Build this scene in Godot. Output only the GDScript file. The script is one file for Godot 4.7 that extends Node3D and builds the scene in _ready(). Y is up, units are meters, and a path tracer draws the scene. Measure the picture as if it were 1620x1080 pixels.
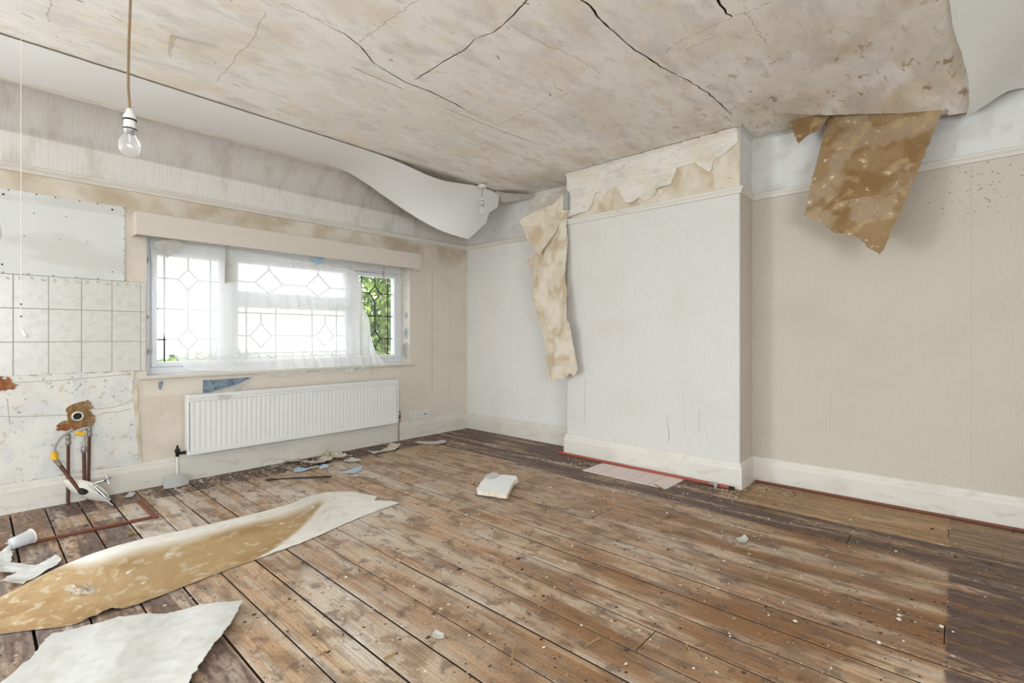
extends Node3D
# A stripped living room: window wall at z = WZ, chimney wall at x = RX, camera near the opposite corner. Metres, y up.

const WZ := -4.038      # inner face of the window wall
const RX := 3.704       # inner face of the alcove walls
const CHX := 3.44       # face of the chimney breast
const CHZ0 := -2.484    # its two sides
const CHZ1 := -1.072
const CEIL := 2.41
const LX := -4.5        # wall to the left of the camera
const FZ := 1.9         # wall behind the camera
const TEX0 := Vector2(-0.7, -4.2)   # the floor and ceiling textures cover 4.6 m squares from here
const TEXM := 4.6

var M := {}
var used := {}
var wall_back: Node3D
var rng := RandomNumberGenerator.new()

# ------------------------------------------------------------------ names, tags
func numbered(n: String) -> String:
	if not used.has(n):
		used[n] = 0
		return n
	used[n] += 1
	return "%s_%03d" % [n, used[n]]

func tag(o: Node, label := "", category := "", group := "", kind := "") -> Node:
	if label: o.set_meta("label", label)
	if category: o.set_meta("category", category)
	if group: o.set_meta("group", group)
	if kind: o.set_meta("kind", kind)
	return o

func thing(called: String, label: String, category: String, at := Vector3.ZERO, group := "") -> Node3D:
	var o := Node3D.new()
	o.name = numbered(called)
	o.position = at
	add_child(o)
	tag(o, label, category, group)
	return o

func put(called: String, mesh: Mesh, mats, parent: Node = null) -> MeshInstance3D:
	var o := MeshInstance3D.new()
	o.mesh = mesh
	if mats is Array:
		for i in mats.size():
			if i < mesh.get_surface_count(): o.set_surface_override_material(i, mats[i])
	else:
		for i in mesh.get_surface_count(): o.set_surface_override_material(i, mats)
	if parent == null:
		o.name = numbered(called)
		add_child(o)
	else:
		o.name = called
		parent.add_child(o, true)
	return o

func struct(called: String, mesh: Mesh, mats, parent: Node = null) -> MeshInstance3D:
	var o := put(called, mesh, mats, parent)
	if parent == null: o.set_meta("kind", "structure")
	return o

# ------------------------------------------------------------------ shapes
func mb() -> SurfaceTool:
	var st := SurfaceTool.new()
	st.begin(Mesh.PRIMITIVE_TRIANGLES)
	return st

func done(st: SurfaceTool, smooth := false) -> ArrayMesh:
	if smooth: st.index()
	st.generate_normals()
	return st.commit()

func tri(st: SurfaceTool, a: Vector3, b: Vector3, c: Vector3) -> void:
	st.add_vertex(a); st.add_vertex(b); st.add_vertex(c)

func quad(st: SurfaceTool, a: Vector3, b: Vector3, c: Vector3, d: Vector3) -> void:
	tri(st, a, b, c); tri(st, a, c, d)

# a box with chamfered edges, between two corners
func box(st: SurfaceTool, a: Vector3, b: Vector3, bev := 0.0) -> void:
	st.set_smooth_group(-1)
	var c := (a + b) / 2.0
	var h := ((b - a) / 2.0).abs()
	bev = minf(bev, minf(h.x, minf(h.y, h.z)) * 0.9)
	for ax in 3:
		var u := (ax + 1) % 3
		var w := (ax + 2) % 3
		for s in [-1.0, 1.0]:
			var p := []
			for k in [[-1, -1], [1, -1], [1, 1], [-1, 1]]:
				var v := Vector3.ZERO
				v[ax] = s * h[ax]; v[u] = k[0] * (h[u] - bev); v[w] = k[1] * (h[w] - bev)
				p.append(c + v)
			if s > 0: quad(st, p[3], p[2], p[1], p[0])
			else: quad(st, p[0], p[1], p[2], p[3])
	if bev <= 0.0: return
	for ax in 3:
		var u := (ax + 1) % 3
		var w := (ax + 2) % 3
		for su in [-1.0, 1.0]:
			for sw in [-1.0, 1.0]:
				var p := []
				for k in [[-1, 0], [1, 0], [1, 1], [-1, 1]]:
					var v := Vector3.ZERO
					v[ax] = k[0] * (h[ax] - bev)
					v[u] = su * (h[u] - (0.0 if k[1] == 0 else bev))
					v[w] = sw * (h[w] - (bev if k[1] == 0 else 0.0))
					p.append(c + v)
				if su * sw > 0: quad(st, p[3], p[2], p[1], p[0])
				else: quad(st, p[0], p[1], p[2], p[3])
	for sx in [-1.0, 1.0]:
		for sy in [-1.0, 1.0]:
			for sz in [-1.0, 1.0]:
				var s := Vector3(sx, sy, sz)
				var p0 := c + s * Vector3(h.x, h.y - bev, h.z - bev)
				var p1 := c + s * Vector3(h.x - bev, h.y, h.z - bev)
				var p2 := c + s * Vector3(h.x - bev, h.y - bev, h.z)
				if sx * sy * sz > 0: tri(st, p2, p1, p0)
				else: tri(st, p0, p1, p2)

func boxm(a: Vector3, b: Vector3, bev := 0.0) -> ArrayMesh:
	var st := mb()
	box(st, a, b, bev)
	return done(st)

# a round bar through points; radii may be one number or one per point
func tube(st: SurfaceTool, pts: Array, radius, seg := 10, caps := true) -> void:
	st.set_smooth_group(1)
	var rings := []
	var up := Vector3.UP
	for i in pts.size():
		var t: Vector3 = (pts[mini(i + 1, pts.size() - 1)] - pts[maxi(i - 1, 0)]).normalized()
		if absf(t.dot(up)) > 0.95: up = Vector3.RIGHT if absf(t.x) < 0.9 else Vector3.BACK
		var s := t.cross(up).normalized()
		up = s.cross(t).normalized()
		var r: float = radius[i] if radius is Array else radius
		var ring := []
		for k in seg:
			var an := TAU * k / seg
			ring.append(pts[i] + (s * cos(an) + up * sin(an)) * r)
		rings.append(ring)
	for i in pts.size() - 1:
		for k in seg:
			var k2 := (k + 1) % seg
			quad(st, rings[i][k], rings[i + 1][k], rings[i + 1][k2], rings[i][k2])
	if caps:
		st.set_smooth_group(-1)
		for k in seg:
			var k2 := (k + 1) % seg
			tri(st, pts[0], rings[0][k], rings[0][k2])
			tri(st, pts[-1], rings[-1][k2], rings[-1][k])

func tubem(pts: Array, radius, seg := 10) -> ArrayMesh:
	var st := mb()
	tube(st, pts, radius, seg)
	return done(st)

# a turned shape: profile of (radius, height) about an axis through o along dir
func lathe(st: SurfaceTool, prof: Array, o: Vector3, dir := Vector3.UP, seg := 20) -> void:
	st.set_smooth_group(1)
	var side := dir.cross(Vector3.RIGHT if absf(dir.x) < 0.9 else Vector3.BACK).normalized()
	var other := side.cross(dir).normalized()
	for i in prof.size() - 1:
		for k in seg:
			var a := TAU * k / seg
			var b := TAU * (k + 1) / seg
			var da := side * cos(a) + other * sin(a)
			var db := side * cos(b) + other * sin(b)
			var p: Vector2 = prof[i]
			var q: Vector2 = prof[i + 1]
			quad(st, o + dir * p.y + da * p.x, o + dir * p.y + db * p.x, o + dir * q.y + db * q.x, o + dir * q.y + da * q.x)

func lathem(prof: Array, o := Vector3.ZERO, dir := Vector3.UP, seg := 20) -> ArrayMesh:
	var st := mb()
	lathe(st, prof, o, dir, seg)
	return done(st)

func curve(pts: Array, n: int) -> Array:
	var out := []
	for i in pts.size() - 1:
		var p0 = pts[maxi(i - 1, 0)]
		var p1 = pts[i]
		var p2 = pts[i + 1]
		var p3 = pts[mini(i + 2, pts.size() - 1)]
		for k in n:
			out.append(p1.cubic_interpolate(p2, p0, p3, float(k) / n))
	out.append(pts[-1])
	return out

# a moulding along a plan path (x, z), room on the right of travel; profile of (distance from the wall, height). One mesh per stretch, mitred.
func moulding(path: Array, prof: Array, smooth := false) -> Array:
	var offs := []
	for i in path.size():
		var d0: Vector2 = (path[i] - path[i - 1]).normalized() if i > 0 else (path[1] - path[0]).normalized()
		var d1: Vector2 = (path[i + 1] - path[i]).normalized() if i < path.size() - 1 else d0
		var n0 := Vector2(-d0.y, d0.x)
		var n1 := Vector2(-d1.y, d1.x)
		offs.append((n0 + n1) / maxf(1.0 + n0.dot(n1), 0.2))
	var out := []
	for i in path.size() - 1:
		var st := mb()
		st.set_smooth_group(1 if smooth else -1)
		for k in prof.size() - 1:
			var p := []
			for e in [[i, k], [i + 1, k], [i + 1, k + 1], [i, k + 1]]:
				var w: Vector2 = path[e[0]] + offs[e[0]] * prof[e[1]].x
				p.append(Vector3(w.x, prof[e[1]].y, w.y))
			quad(st, p[0], p[3], p[2], p[1])
		for e in [i, i + 1]:
			var poly := PackedVector2Array(prof)
			var idx := Geometry2D.triangulate_polygon(poly)
			for t in range(0, idx.size(), 3):
				var v := []
				for j in 3:
					var pr: Vector2 = prof[idx[t + j]]
					var w: Vector2 = path[e] + offs[e] * pr.x
					v.append(Vector3(w.x, pr.y, w.y))
				tri(st, v[0], v[1], v[2])
		out.append(done(st))
	return out

func v2s(a: Array) -> PackedVector2Array:
	var out := PackedVector2Array()
	for i in range(0, a.size(), 2): out.append(Vector2(a[i], a[i + 1]))
	return out

# a thin sheet: an outline in flat coordinates, bent into space by f; front, back and rim are separate surfaces
func sheet(outline: PackedVector2Array, f: Callable, step: float, thick := 0.0012, rag := 0.0, sd := 1) -> ArrayMesh:
	var nz := FastNoiseLite.new()
	nz.seed = sd
	nz.frequency = 1.0
	nz.fractal_octaves = 3
	var edge := PackedVector2Array()
	for i in outline.size():
		var a := outline[i]
		var b := outline[(i + 1) % outline.size()]
		var n := maxi(1, ceili(a.distance_to(b) / (step * 0.6)))
		for k in n:
			var p := a.lerp(b, float(k) / n)
			var d := (b - a).normalized()
			if rag > 0.0: p += Vector2(-d.y, d.x) * rag * (nz.get_noise_2d(p.x * 40.0, p.y * 40.0) + 0.5 * nz.get_noise_2d(p.x * 150.0, p.y * 150.0))
			edge.append(p)
	var pts := PackedVector2Array(edge)
	var lo := edge[0]
	var hi := edge[0]
	for p in edge:
		lo = lo.min(p)
		hi = hi.max(p)
	var row := 0
	var y := lo.y + step * 0.5
	while y < hi.y:
		var x := lo.x + step * (0.5 if row % 2 else 0.25)
		while x < hi.x:
			var p := Vector2(x, y)
			if Geometry2D.is_point_in_polygon(p, edge):
				var near := false
				for e in edge:
					if absf(e.x - x) < step * 0.35 and absf(e.y - y) < step * 0.35:
						near = true
						break
				if not near: pts.append(p)
			x += step
		y += step
		row += 1
	var idx := Geometry2D.triangulate_delaunay(pts)
	var P := PackedVector3Array()
	var N := PackedVector3Array()
	var e2 := step * 0.08
	for p in pts:
		var o: Vector3 = f.call(p)
		var du: Vector3 = f.call(p + Vector2(e2, 0)) - f.call(p - Vector2(e2, 0))
		var dv: Vector3 = f.call(p + Vector2(0, e2)) - f.call(p - Vector2(0, e2))
		P.append(o)
		N.append(du.cross(dv).normalized())
	var mesh := ArrayMesh.new()
	for side in [1.0, -1.0]:
		var arr := []
		arr.resize(Mesh.ARRAY_MAX)
		var V := PackedVector3Array()
		var NN := PackedVector3Array()
		for i in P.size():
			V.append(P[i] + N[i] * thick * 0.5 * side)
			NN.append(N[i] * side)
		var I := PackedInt32Array()
		for t in range(0, idx.size(), 3):
			var c := (pts[idx[t]] + pts[idx[t + 1]] + pts[idx[t + 2]]) / 3.0
			if not Geometry2D.is_point_in_polygon(c, edge): continue
			var ar := (pts[idx[t + 1]] - pts[idx[t]]).cross(pts[idx[t + 2]] - pts[idx[t]])
			if absf(ar) < 1e-9: continue
			if (ar > 0.0) == (side > 0.0): I.append_array([idx[t], idx[t + 2], idx[t + 1]])
			else: I.append_array([idx[t], idx[t + 1], idx[t + 2]])
		arr[Mesh.ARRAY_VERTEX] = V
		arr[Mesh.ARRAY_NORMAL] = NN
		arr[Mesh.ARRAY_TEX_UV] = pts
		arr[Mesh.ARRAY_INDEX] = I
		mesh.add_surface_from_arrays(Mesh.PRIMITIVE_TRIANGLES, arr)
	var st := mb()
	st.set_smooth_group(-1)
	var ne := edge.size()
	for i in ne:
		var j := (i + 1) % ne
		for v in [[i, 1], [j, 1], [j, -1], [i, 1], [j, -1], [i, -1]]:
			st.set_uv(pts[v[0]])
			st.add_vertex(P[v[0]] + N[v[0]] * thick * 0.5 * v[1])
	st.generate_normals()
	st.commit(mesh)
	return mesh

# ------------------------------------------------------------------ textures
func nimg(w: int, h: int, freq: float, sd: int, oct := 4, stretch := Vector2.ONE, warp := 0.0, type := FastNoiseLite.TYPE_SIMPLEX_SMOOTH) -> Image:
	var n := FastNoiseLite.new()
	n.noise_type = type
	n.seed = sd
	n.frequency = freq
	n.fractal_octaves = oct
	if warp > 0.0:
		n.domain_warp_enabled = true
		n.domain_warp_amplitude = warp
		n.domain_warp_frequency = freq * 1.5
		n.domain_warp_fractal_octaves = 4
	var im := n.get_image(maxi(8, int(w / stretch.x)), maxi(8, int(h / stretch.y)), false, false, true)
	if im.get_width() != w or im.get_height() != h: im.resize(w, h, Image.INTERPOLATE_CUBIC)
	return im

func fill(w: int, h: int, c: Color) -> Image:
	var im := Image.create(w, h, false, Image.FORMAT_RGBA8)
	im.fill(c)
	return im

# lays colour c over im where noise n runs from lo (none) to hi (all), optionally times a mask
func lay(im: Image, n: Image, c: Color, lo: float, hi: float, most: float, mask: Image = null) -> void:
	var w := im.get_width()
	var h := im.get_height()
	var src := n.get_data()
	var rgb := c.r8 | (c.g8 << 8) | (c.b8 << 16)
	var out := PackedInt32Array()
	out.resize(w * h)
	if mask == null:
		var lut := PackedInt32Array()
		for i in 256: lut.append(rgb | (int(255.0 * most * smoothstep(lo, hi, i / 255.0)) << 24))
		for i in w * h: out[i] = lut[src[i]]
	else:
		var ms := mask.get_data()
		var al := PackedInt32Array()
		for i in 256: al.append(int(255.0 * most * smoothstep(lo, hi, i / 255.0)))
		for i in w * h:
			var m := ms[i]
			if m: out[i] = rgb | ((al[src[i]] * m / 255) << 24)
			else: out[i] = rgb
	im.blend_rect(Image.create_from_data(w, h, false, Image.FORMAT_RGBA8, out.to_byte_array()), Rect2i(0, 0, w, h), Vector2i.ZERO)

# a mask drawn coarsely by f(u, v) in 0..1, smoothed up to full size
func mask(w: int, h: int, f: Callable, n := 160) -> Image:
	var d := PackedByteArray()
	d.resize(n * n)
	for y in n:
		for x in n:
			d[y * n + x] = int(255.0 * clampf(f.call((x + 0.5) / n, (y + 0.5) / n), 0.0, 1.0))
	var im := Image.create_from_data(n, n, false, Image.FORMAT_L8, d)
	im.resize(w, h, Image.INTERPOLATE_CUBIC)
	return im

func dot(im: Image, x: float, y: float, r: float, c: Color) -> void:
	var w := im.get_width()
	var h := im.get_height()
	for yy in range(int(y - r), int(y + r) + 1):
		for xx in range(int(x - r), int(x + r) + 1):
			if xx < 0 or yy < 0 or xx >= w or yy >= h: continue
			var d := Vector2(xx - x, yy - y).length()
			if d > r + 0.5: continue
			var a := c.a * clampf(r + 0.5 - d, 0.0, 1.0)
			im.set_pixel(xx, yy, im.get_pixel(xx, yy).lerp(Color(c.r, c.g, c.b, 1), a))

func stroke(im: Image, pts: Array, r: float, c: Color, wob := 0.0) -> void:
	for i in pts.size() - 1:
		var n := maxi(1, int(pts[i].distance_to(pts[i + 1])))
		for k in n:
			var p: Vector2 = pts[i].lerp(pts[i + 1], float(k) / n)
			dot(im, p.x + wob * rng.randf_range(-1, 1), p.y + wob * rng.randf_range(-1, 1), r * rng.randf_range(0.5, 1.2), c)

func tx(im: Image) -> ImageTexture:
	return ImageTexture.create_from_image(im)

func rgb(r: float, g: float, b: float) -> Color:
	return Color(r / 255.0, g / 255.0, b / 255.0)

func mat(c: Color, rough := 0.9, metal := 0.0, spec := 0.5) -> StandardMaterial3D:
	var m := StandardMaterial3D.new()
	m.albedo_color = c
	m.roughness = rough
	m.metallic = metal
	m.metallic_specular = spec
	m.cull_mode = BaseMaterial3D.CULL_DISABLED
	return m

func texmat(t: Texture2D, rough := 0.9, tint := Color.WHITE) -> StandardMaterial3D:
	var m := mat(tint, rough)
	m.albedo_texture = t
	return m

func relief(m: StandardMaterial3D, t: Texture2D, cm: float) -> StandardMaterial3D:
	m.heightmap_enabled = true
	m.heightmap_texture = t
	m.heightmap_scale = cm
	return m

func world_map(m: StandardMaterial3D, scale: Vector3, offset := Vector3.ZERO) -> StandardMaterial3D:
	m.uv1_triplanar = true
	m.uv1_world_triplanar = true
	m.uv1_triplanar_sharpness = 8.0
	m.uv1_scale = scale
	m.uv1_offset = offset
	return m

func bic(grid: Array) -> Callable:
	# a smooth surface through rows of points; flat coordinates run along the rows' and columns' numbers
	return func(p: Vector2) -> Vector3:
		var nr := grid.size()
		var r := clampf(p.x, 0.0, nr - 1.0)
		var i := mini(int(r), nr - 2)
		var q := []
		for k in [maxi(i - 1, 0), i, i + 1, mini(i + 2, nr - 1)]:
			var row: Array = grid[k]
			var nc := row.size()
			var c := clampf(p.y, 0.0, nc - 1.0)
			var j := mini(int(c), nc - 2)
			q.append(row[j].cubic_interpolate(row[j + 1], row[maxi(j - 1, 0)], row[mini(j + 2, nc - 1)], c - j))
		return q[1].cubic_interpolate(q[2], q[0], q[3], r - i)

# ------------------------------------------------------------------ materials
func tex_floor() -> Array:
	var S := 2048
	var k := S / TEXM
	var im := fill(S, S, rgb(176, 138, 103))
	var r := RandomNumberGenerator.new()
	r.seed = 11
	# each board its own tone and its own stretch of grain
	var g1 := nimg(S, S, 0.06, 3, 6, Vector2(1, 26))
	var g2 := nimg(S, S, 0.22, 4, 3, Vector2(1, 40))
	var grain := Image.create(S, S, false, Image.FORMAT_L8)
	var fine := Image.create(S, S, false, Image.FORMAT_L8)
	var bx := 0.284 - 0.1447 * 7.0
	while bx < 4.0:
		var x0 := int((bx - TEX0.x) * k)
		var x1 := int((bx + 0.1447 - TEX0.x) * k)
		var t := r.randf_range(-1.0, 1.0)
		im.fill_rect(Rect2i(x0, 0, x1 - x0, S), rgb(190 + 12 * t, 160 + 12 * t, 130 + 10 * t + r.randf_range(-4, 4)))
		var ox := r.randi_range(0, S - 80)
		var oy := r.randi_range(0, S - 1)
		for im2 in [[grain, g1], [fine, g2]]:
			im2[0].blit_rect(im2[1], Rect2i(ox, oy, x1 - x0, S - oy), Vector2i(x0, 0))
			im2[0].blit_rect(im2[1], Rect2i(ox, 0, x1 - x0, oy), Vector2i(x0, S - oy))
		bx += 0.1447
	lay(im, grain, rgb(134, 98, 68), 0.52, 0.85, 0.5)
	lay(im, grain, rgb(212, 188, 158), 0.45, 0.15, 0.4)
	lay(im, fine, rgb(112, 82, 58), 0.55, 0.9, 0.45)
	lay(im, fine, rgb(222, 202, 176), 0.36, 0.1, 0.4)
	# orange varnish left in the grain, grey worn paint
	var n3 := nimg(S, S, 0.008, 21, 7, Vector2(1, 7), 30.0)
	lay(im, n3, rgb(180, 132, 92), 0.46, 0.8, 0.5)
	var m_grey := mask(S, S, func(u, v): 
		var x: float = TEX0.x + u * TEXM
		var z: float = TEX0.y + v * TEXM
		var a := clampf((-z - 1.0) / 1.6, 0.0, 1.0) * clampf((2.9 - x) / 1.4, 0.2, 1.0)
		return maxf(a, 0.2 + 0.4 * clampf((2.2 - x) / 1.4, 0, 1)))
	lay(im, nimg(S, S, 0.014, 31, 7, Vector2(1, 8), 24.0), rgb(208, 201, 191), 0.4, 0.75, 0.75, m_grey)
	lay(im, nimg(S, S, 0.035, 32, 6, Vector2(1, 12), 12.0), rgb(190, 185, 177), 0.52, 0.8, 0.55)
	# brown grime
	var m_dirt := mask(S, S, func(u, v):
		var x: float = TEX0.x + u * TEXM
		var z: float = TEX0.y + v * TEXM
		return 0.2 + 0.75 * clampf((z + 1.9) / 1.1, 0.0, 1.0) * clampf((x - 0.6) / 0.8, 0.0, 1.0))
	lay(im, nimg(S, S, 0.01, 41, 7, Vector2(1, 5), 30.0), rgb(122, 80, 44), 0.26, 0.66, 0.85, m_dirt)
	lay(im, nimg(S, S, 0.04, 42, 6, Vector2(1, 5), 14.0), rgb(74, 60, 48), 0.6, 0.85, 0.6, m_dirt)
	lay(im, nimg(S, S, 0.03, 43, 6, Vector2(1, 4), 16.0), rgb(100, 86, 74), 0.62, 0.85, 0.45)
	lay(im, nimg(S, S, 0.004, 44, 8, Vector2(1, 2), 60.0), rgb(214, 204, 191), 0.42, 0.8, 0.75, m_grey)
	lay(im, nimg(S, S, 0.012, 45, 7, Vector2(1, 1.5), 40.0), rgb(112, 84, 60), 0.52, 0.85, 0.55)
	lay(im, nimg(S, S, 0.025, 46, 6, Vector2(1, 1.4), 20.0), rgb(84, 66, 54), 0.66, 0.85, 0.5)
	lay(im, nimg(S, S, 0.3, 47, 2, Vector2(1, 2)), rgb(78, 60, 46), 0.6, 0.95, 0.4)
	lay(im, nimg(S, S, 0.3, 48, 2, Vector2(1, 2)), rgb(226, 214, 198), 0.62, 0.95, 0.4)
	# pale dusty lines where paint has gathered along some board edges
	var be := 0.284 - 0.1447 * 7.0
	while be < 3.8:
		if r.randf() < 0.7:
			var z0 := r.randf_range(-4.2, -0.5)
			var z1 := z0 + r.randf_range(0.4, 2.2)
			var x := be + (0.012 if r.randf() < 0.5 else 0.128) + r.randf_range(-0.004, 0.004)
			var zz := z0
			while zz < z1:
				dot(im, (x + r.randf_range(-0.006, 0.006) - TEX0.x) * k, (zz - TEX0.y) * k, r.randf_range(0.6, 2.2), Color(rgb(200, 194, 184), r.randf_range(0.15, 0.5)))
				zz += 0.004
		be += 0.1447
	# the dark varnished margin round the walls, scuffed
	var m_var := mask(S, S, func(u, v):
		var x: float = TEX0.x + u * TEXM
		var z: float = TEX0.y + v * TEXM
		var a := 0.0
		if x > 2.89 and x < 3.18 and z > -2.6: a = 1.0
		if x > 3.0 and z > -2.75 and z < -1.15: a = 1.0
		if x > 2.95 and z < -2.5: a = 0.9
		if z < -3.72: a = 0.9
		if z > -0.03 and x > 1.75: a = 1.0
		if x < 0.57 and z > -3.5: a = 0.75
		if x < 0.3 and z < -3.4: a = 0.5
		return a, 400)
	var scuff := nimg(S, S, 0.02, 51, 5, Vector2(1, 9))
	lay(im, scuff, rgb(92, 72, 65), 0.75, 0.42, 0.93, m_var)
	lay(im, nimg(S, S, 0.09, 52, 3, Vector2(1, 3)), rgb(66, 48, 42), 0.5, 0.75, 0.6, m_var)
	# pale wood boards along the right wall, with a pinkish paint patch
	var m_pale := mask(S, S, func(u, v):
		var x: float = TEX0.x + u * TEXM
		var z: float = TEX0.y + v * TEXM
		return 1.0 if x > 3.19 and z > -1.0 else 0.0, 400)
	lay(im, fine, rgb(196, 164, 122), 0.2, 0.6, 0.6, m_pale)
	# spatter: paint specks, dirt specks, nail heads on the joists
	for i in 5200:
		var a := r.randf() < 0.42
		dot(im, r.randf() * S, r.randf() * S, r.randf_range(0.3, 1.3) if r.randf() < 0.9 else r.randf_range(1.5, 3.5), Color(rgb(222, 216, 206), 0.75) if a else Color(rgb(52, 40, 32), 0.8))
	for jz in [-3.72, -3.35, -2.98, -2.61, -2.25, -1.88, -1.51, -1.14, -0.77, -0.4, -0.03]:
		var b := 0.284 - 0.1447 * 5.0
		while b < 3.7:
			for o in [0.028, 0.115]:
				dot(im, (b + o + r.randf_range(-0.006, 0.006) - TEX0.x) * k, (jz + r.randf_range(-0.012, 0.012) - TEX0.y) * k, r.randf_range(1.1, 1.9), Color(rgb(40, 30, 26), 0.85))
			b += 0.1447
	var hgt := fine.duplicate()
	return [tx(im), tx(hgt)]

func tex_ceiling() -> Array:
	var S := 2048
	var k := S / TEXM
	var im := fill(S, S, rgb(242, 237, 229))
	lay(im, nimg(S, S, 0.004, 61, 8, Vector2(1.6, 1), 60.0), rgb(221, 216, 209), 0.42, 0.85, 0.65)
	lay(im, nimg(S, S, 0.006, 62, 8, Vector2(2.0, 1), 50.0), rgb(239, 235, 228), 0.5, 0.74, 0.65)
	lay(im, nimg(S, S, 0.005, 63, 8, Vector2(1.6, 1), 50.0), rgb(228, 212, 186), 0.52, 0.9, 0.45)
	lay(im, nimg(S, S, 0.012, 64, 8, Vector2(3, 1), 30.0), rgb(200, 194, 185), 0.58, 0.88, 0.42)
	lay(im, nimg(S, S, 0.05, 65, 5, Vector2(3.0, 1), 12.0), rgb(186, 178, 168), 0.66, 0.92, 0.38)
	lay(im, nimg(S, S, 0.06, 67, 5, Vector2(2.4, 1), 12.0), rgb(240, 235, 227), 0.64, 0.85, 0.4)
	lay(im, nimg(S, S, 0.018, 68, 7, Vector2(1.8, 1), 40.0), rgb(222, 203, 172), 0.6, 0.85, 0.36)
	lay(im, nimg(S, S, 0.02, 69, 7, Vector2(2.2, 1), 30.0), rgb(206, 202, 197), 0.6, 0.85, 0.4)
	# water stains, strongest toward the right wall
	var m_r := mask(S, S, func(u, v):
		var x: float = TEX0.x + u * TEXM
		var z: float = TEX0.y + v * TEXM
		return clampf((x - 2.2) / 0.9, 0.0, 1.0) * clampf((z + 1.7) / 0.9, 0.0, 1.0) + 0.6 * clampf((x - 3.0) / 0.3, 0, 1))
	lay(im, nimg(S, S, 0.004, 71, 8, Vector2(1.6, 1), 60.0), rgb(206, 184, 150), 0.45, 0.85, 0.5, m_r)
	lay(im, nimg(S, S, 0.006, 72, 8, Vector2(2.0, 1), 60.0), rgb(202, 190, 172), 0.45, 0.62, 0.45, m_r)
	lay(im, nimg(S, S, 0.03, 73, 6, Vector2(2.2, 1), 40.0), rgb(142, 108, 70), 0.74, 0.8, 0.65, m_r)
	var m_p := mask(S, S, func(u, v):
		var p := Vector2(TEX0.x + u * TEXM, TEX0.y + v * TEXM)
		var a := 0.0
		for s in [[3.02, -0.62, 0.26], [1.75, -2.7, 0.5], [2.2, -2.2, 0.3]]:
			a = maxf(a, 1.0 - smoothstep(0.6, 1.1, p.distance_to(Vector2(s[0], s[1])) / s[2]))
		return a)
	lay(im, nimg(S, S, 0.012, 74, 4), rgb(234, 227, 215), 0.44, 0.47, 0.9, m_p)
	var r := RandomNumberGenerator.new()
	r.seed = 5
	for i in 900:
		dot(im, r.randf() * S, r.randf() * S, r.randf_range(0.4, 1.6), Color(rgb(96, 84, 70), r.randf_range(0.25, 0.75)))
	for i in 170:
		var p := Vector2(r.randf() * S, r.randf() * S)
		var d := Vector2(1, r.randf_range(-0.5, 0.5)) * r.randf_range(4, 22)
		stroke(im, [p, p + d * 0.6, p + d], r.randf_range(0.4, 1.4), Color(rgb(112, 96, 76), r.randf_range(0.3, 0.7)), 1.0)
	rng.seed = 9
	for hair in [
		[1.221, -2.087, 1.229, -1.924, 1.235, -1.74, 1.232, -1.656, 1.224, -1.555], [2.319, -2.247, 2.307, -1.989, 2.29, -1.731, 2.286, -1.594], [1.621, -1.472, 1.828, -1.457, 2.016, -1.406, 2.243, -1.402],
		[0.845, -2.2, 0.877, -2.43, 0.883, -2.696, 0.89, -3.008], [2.224, -0.724, 2.233, -0.832, 2.235, -0.949, 2.287, -1.067], [2.224, -0.724, 2.234, -0.657, 2.229, -0.57], [2.225, -0.668, 2.348, -0.672, 2.547, -0.665],
		[0.215, -2.775, 0.221, -2.981], [1.818, -2.25, 1.868, -2.14, 1.883, -2.048], [2.334, -0.976, 2.315, -0.833], [0.865, -2.088, 0.954, -2.079, 1.074, -2.088], [2.082, -2.237, 2.347, -2.245]]:
		var pts := []
		for q in v2s(hair): pts.append((q - TEX0) * k)
		var wig := []
		for i in pts.size() - 1:
			for e in 8: wig.append(pts[i].lerp(pts[i + 1], e / 8.0) + Vector2(rng.randf_range(-1, 1), rng.randf_range(-1, 1)) * 3.2)
		wig.append(pts[-1])
		stroke(im, wig, 0.8, Color(rgb(112, 100, 86), 0.5), 0.6)
	return [tx(im), tx(nimg(1024, 1024, 0.02, 66, 5, Vector2(2, 1)))]

func tex_wallpaper(w: int, h: int, c: Color, dark: Color, sd: int, px_per_m: float) -> Image:
	var im := fill(w, h, c)
	lay(im, nimg(w, h, 0.25, sd, 3, Vector2(1, 14)), c.lightened(0.2), 0.5, 0.9, 0.22)
	lay(im, nimg(w, h, 0.25, sd + 1, 3, Vector2(1, 14)), c.darkened(0.1), 0.55, 0.9, 0.22)
	lay(im, nimg(w, h, 0.004, sd + 2, 6, Vector2.ONE, 50.0), dark, 0.5, 0.95, 0.22)
	return im

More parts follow.
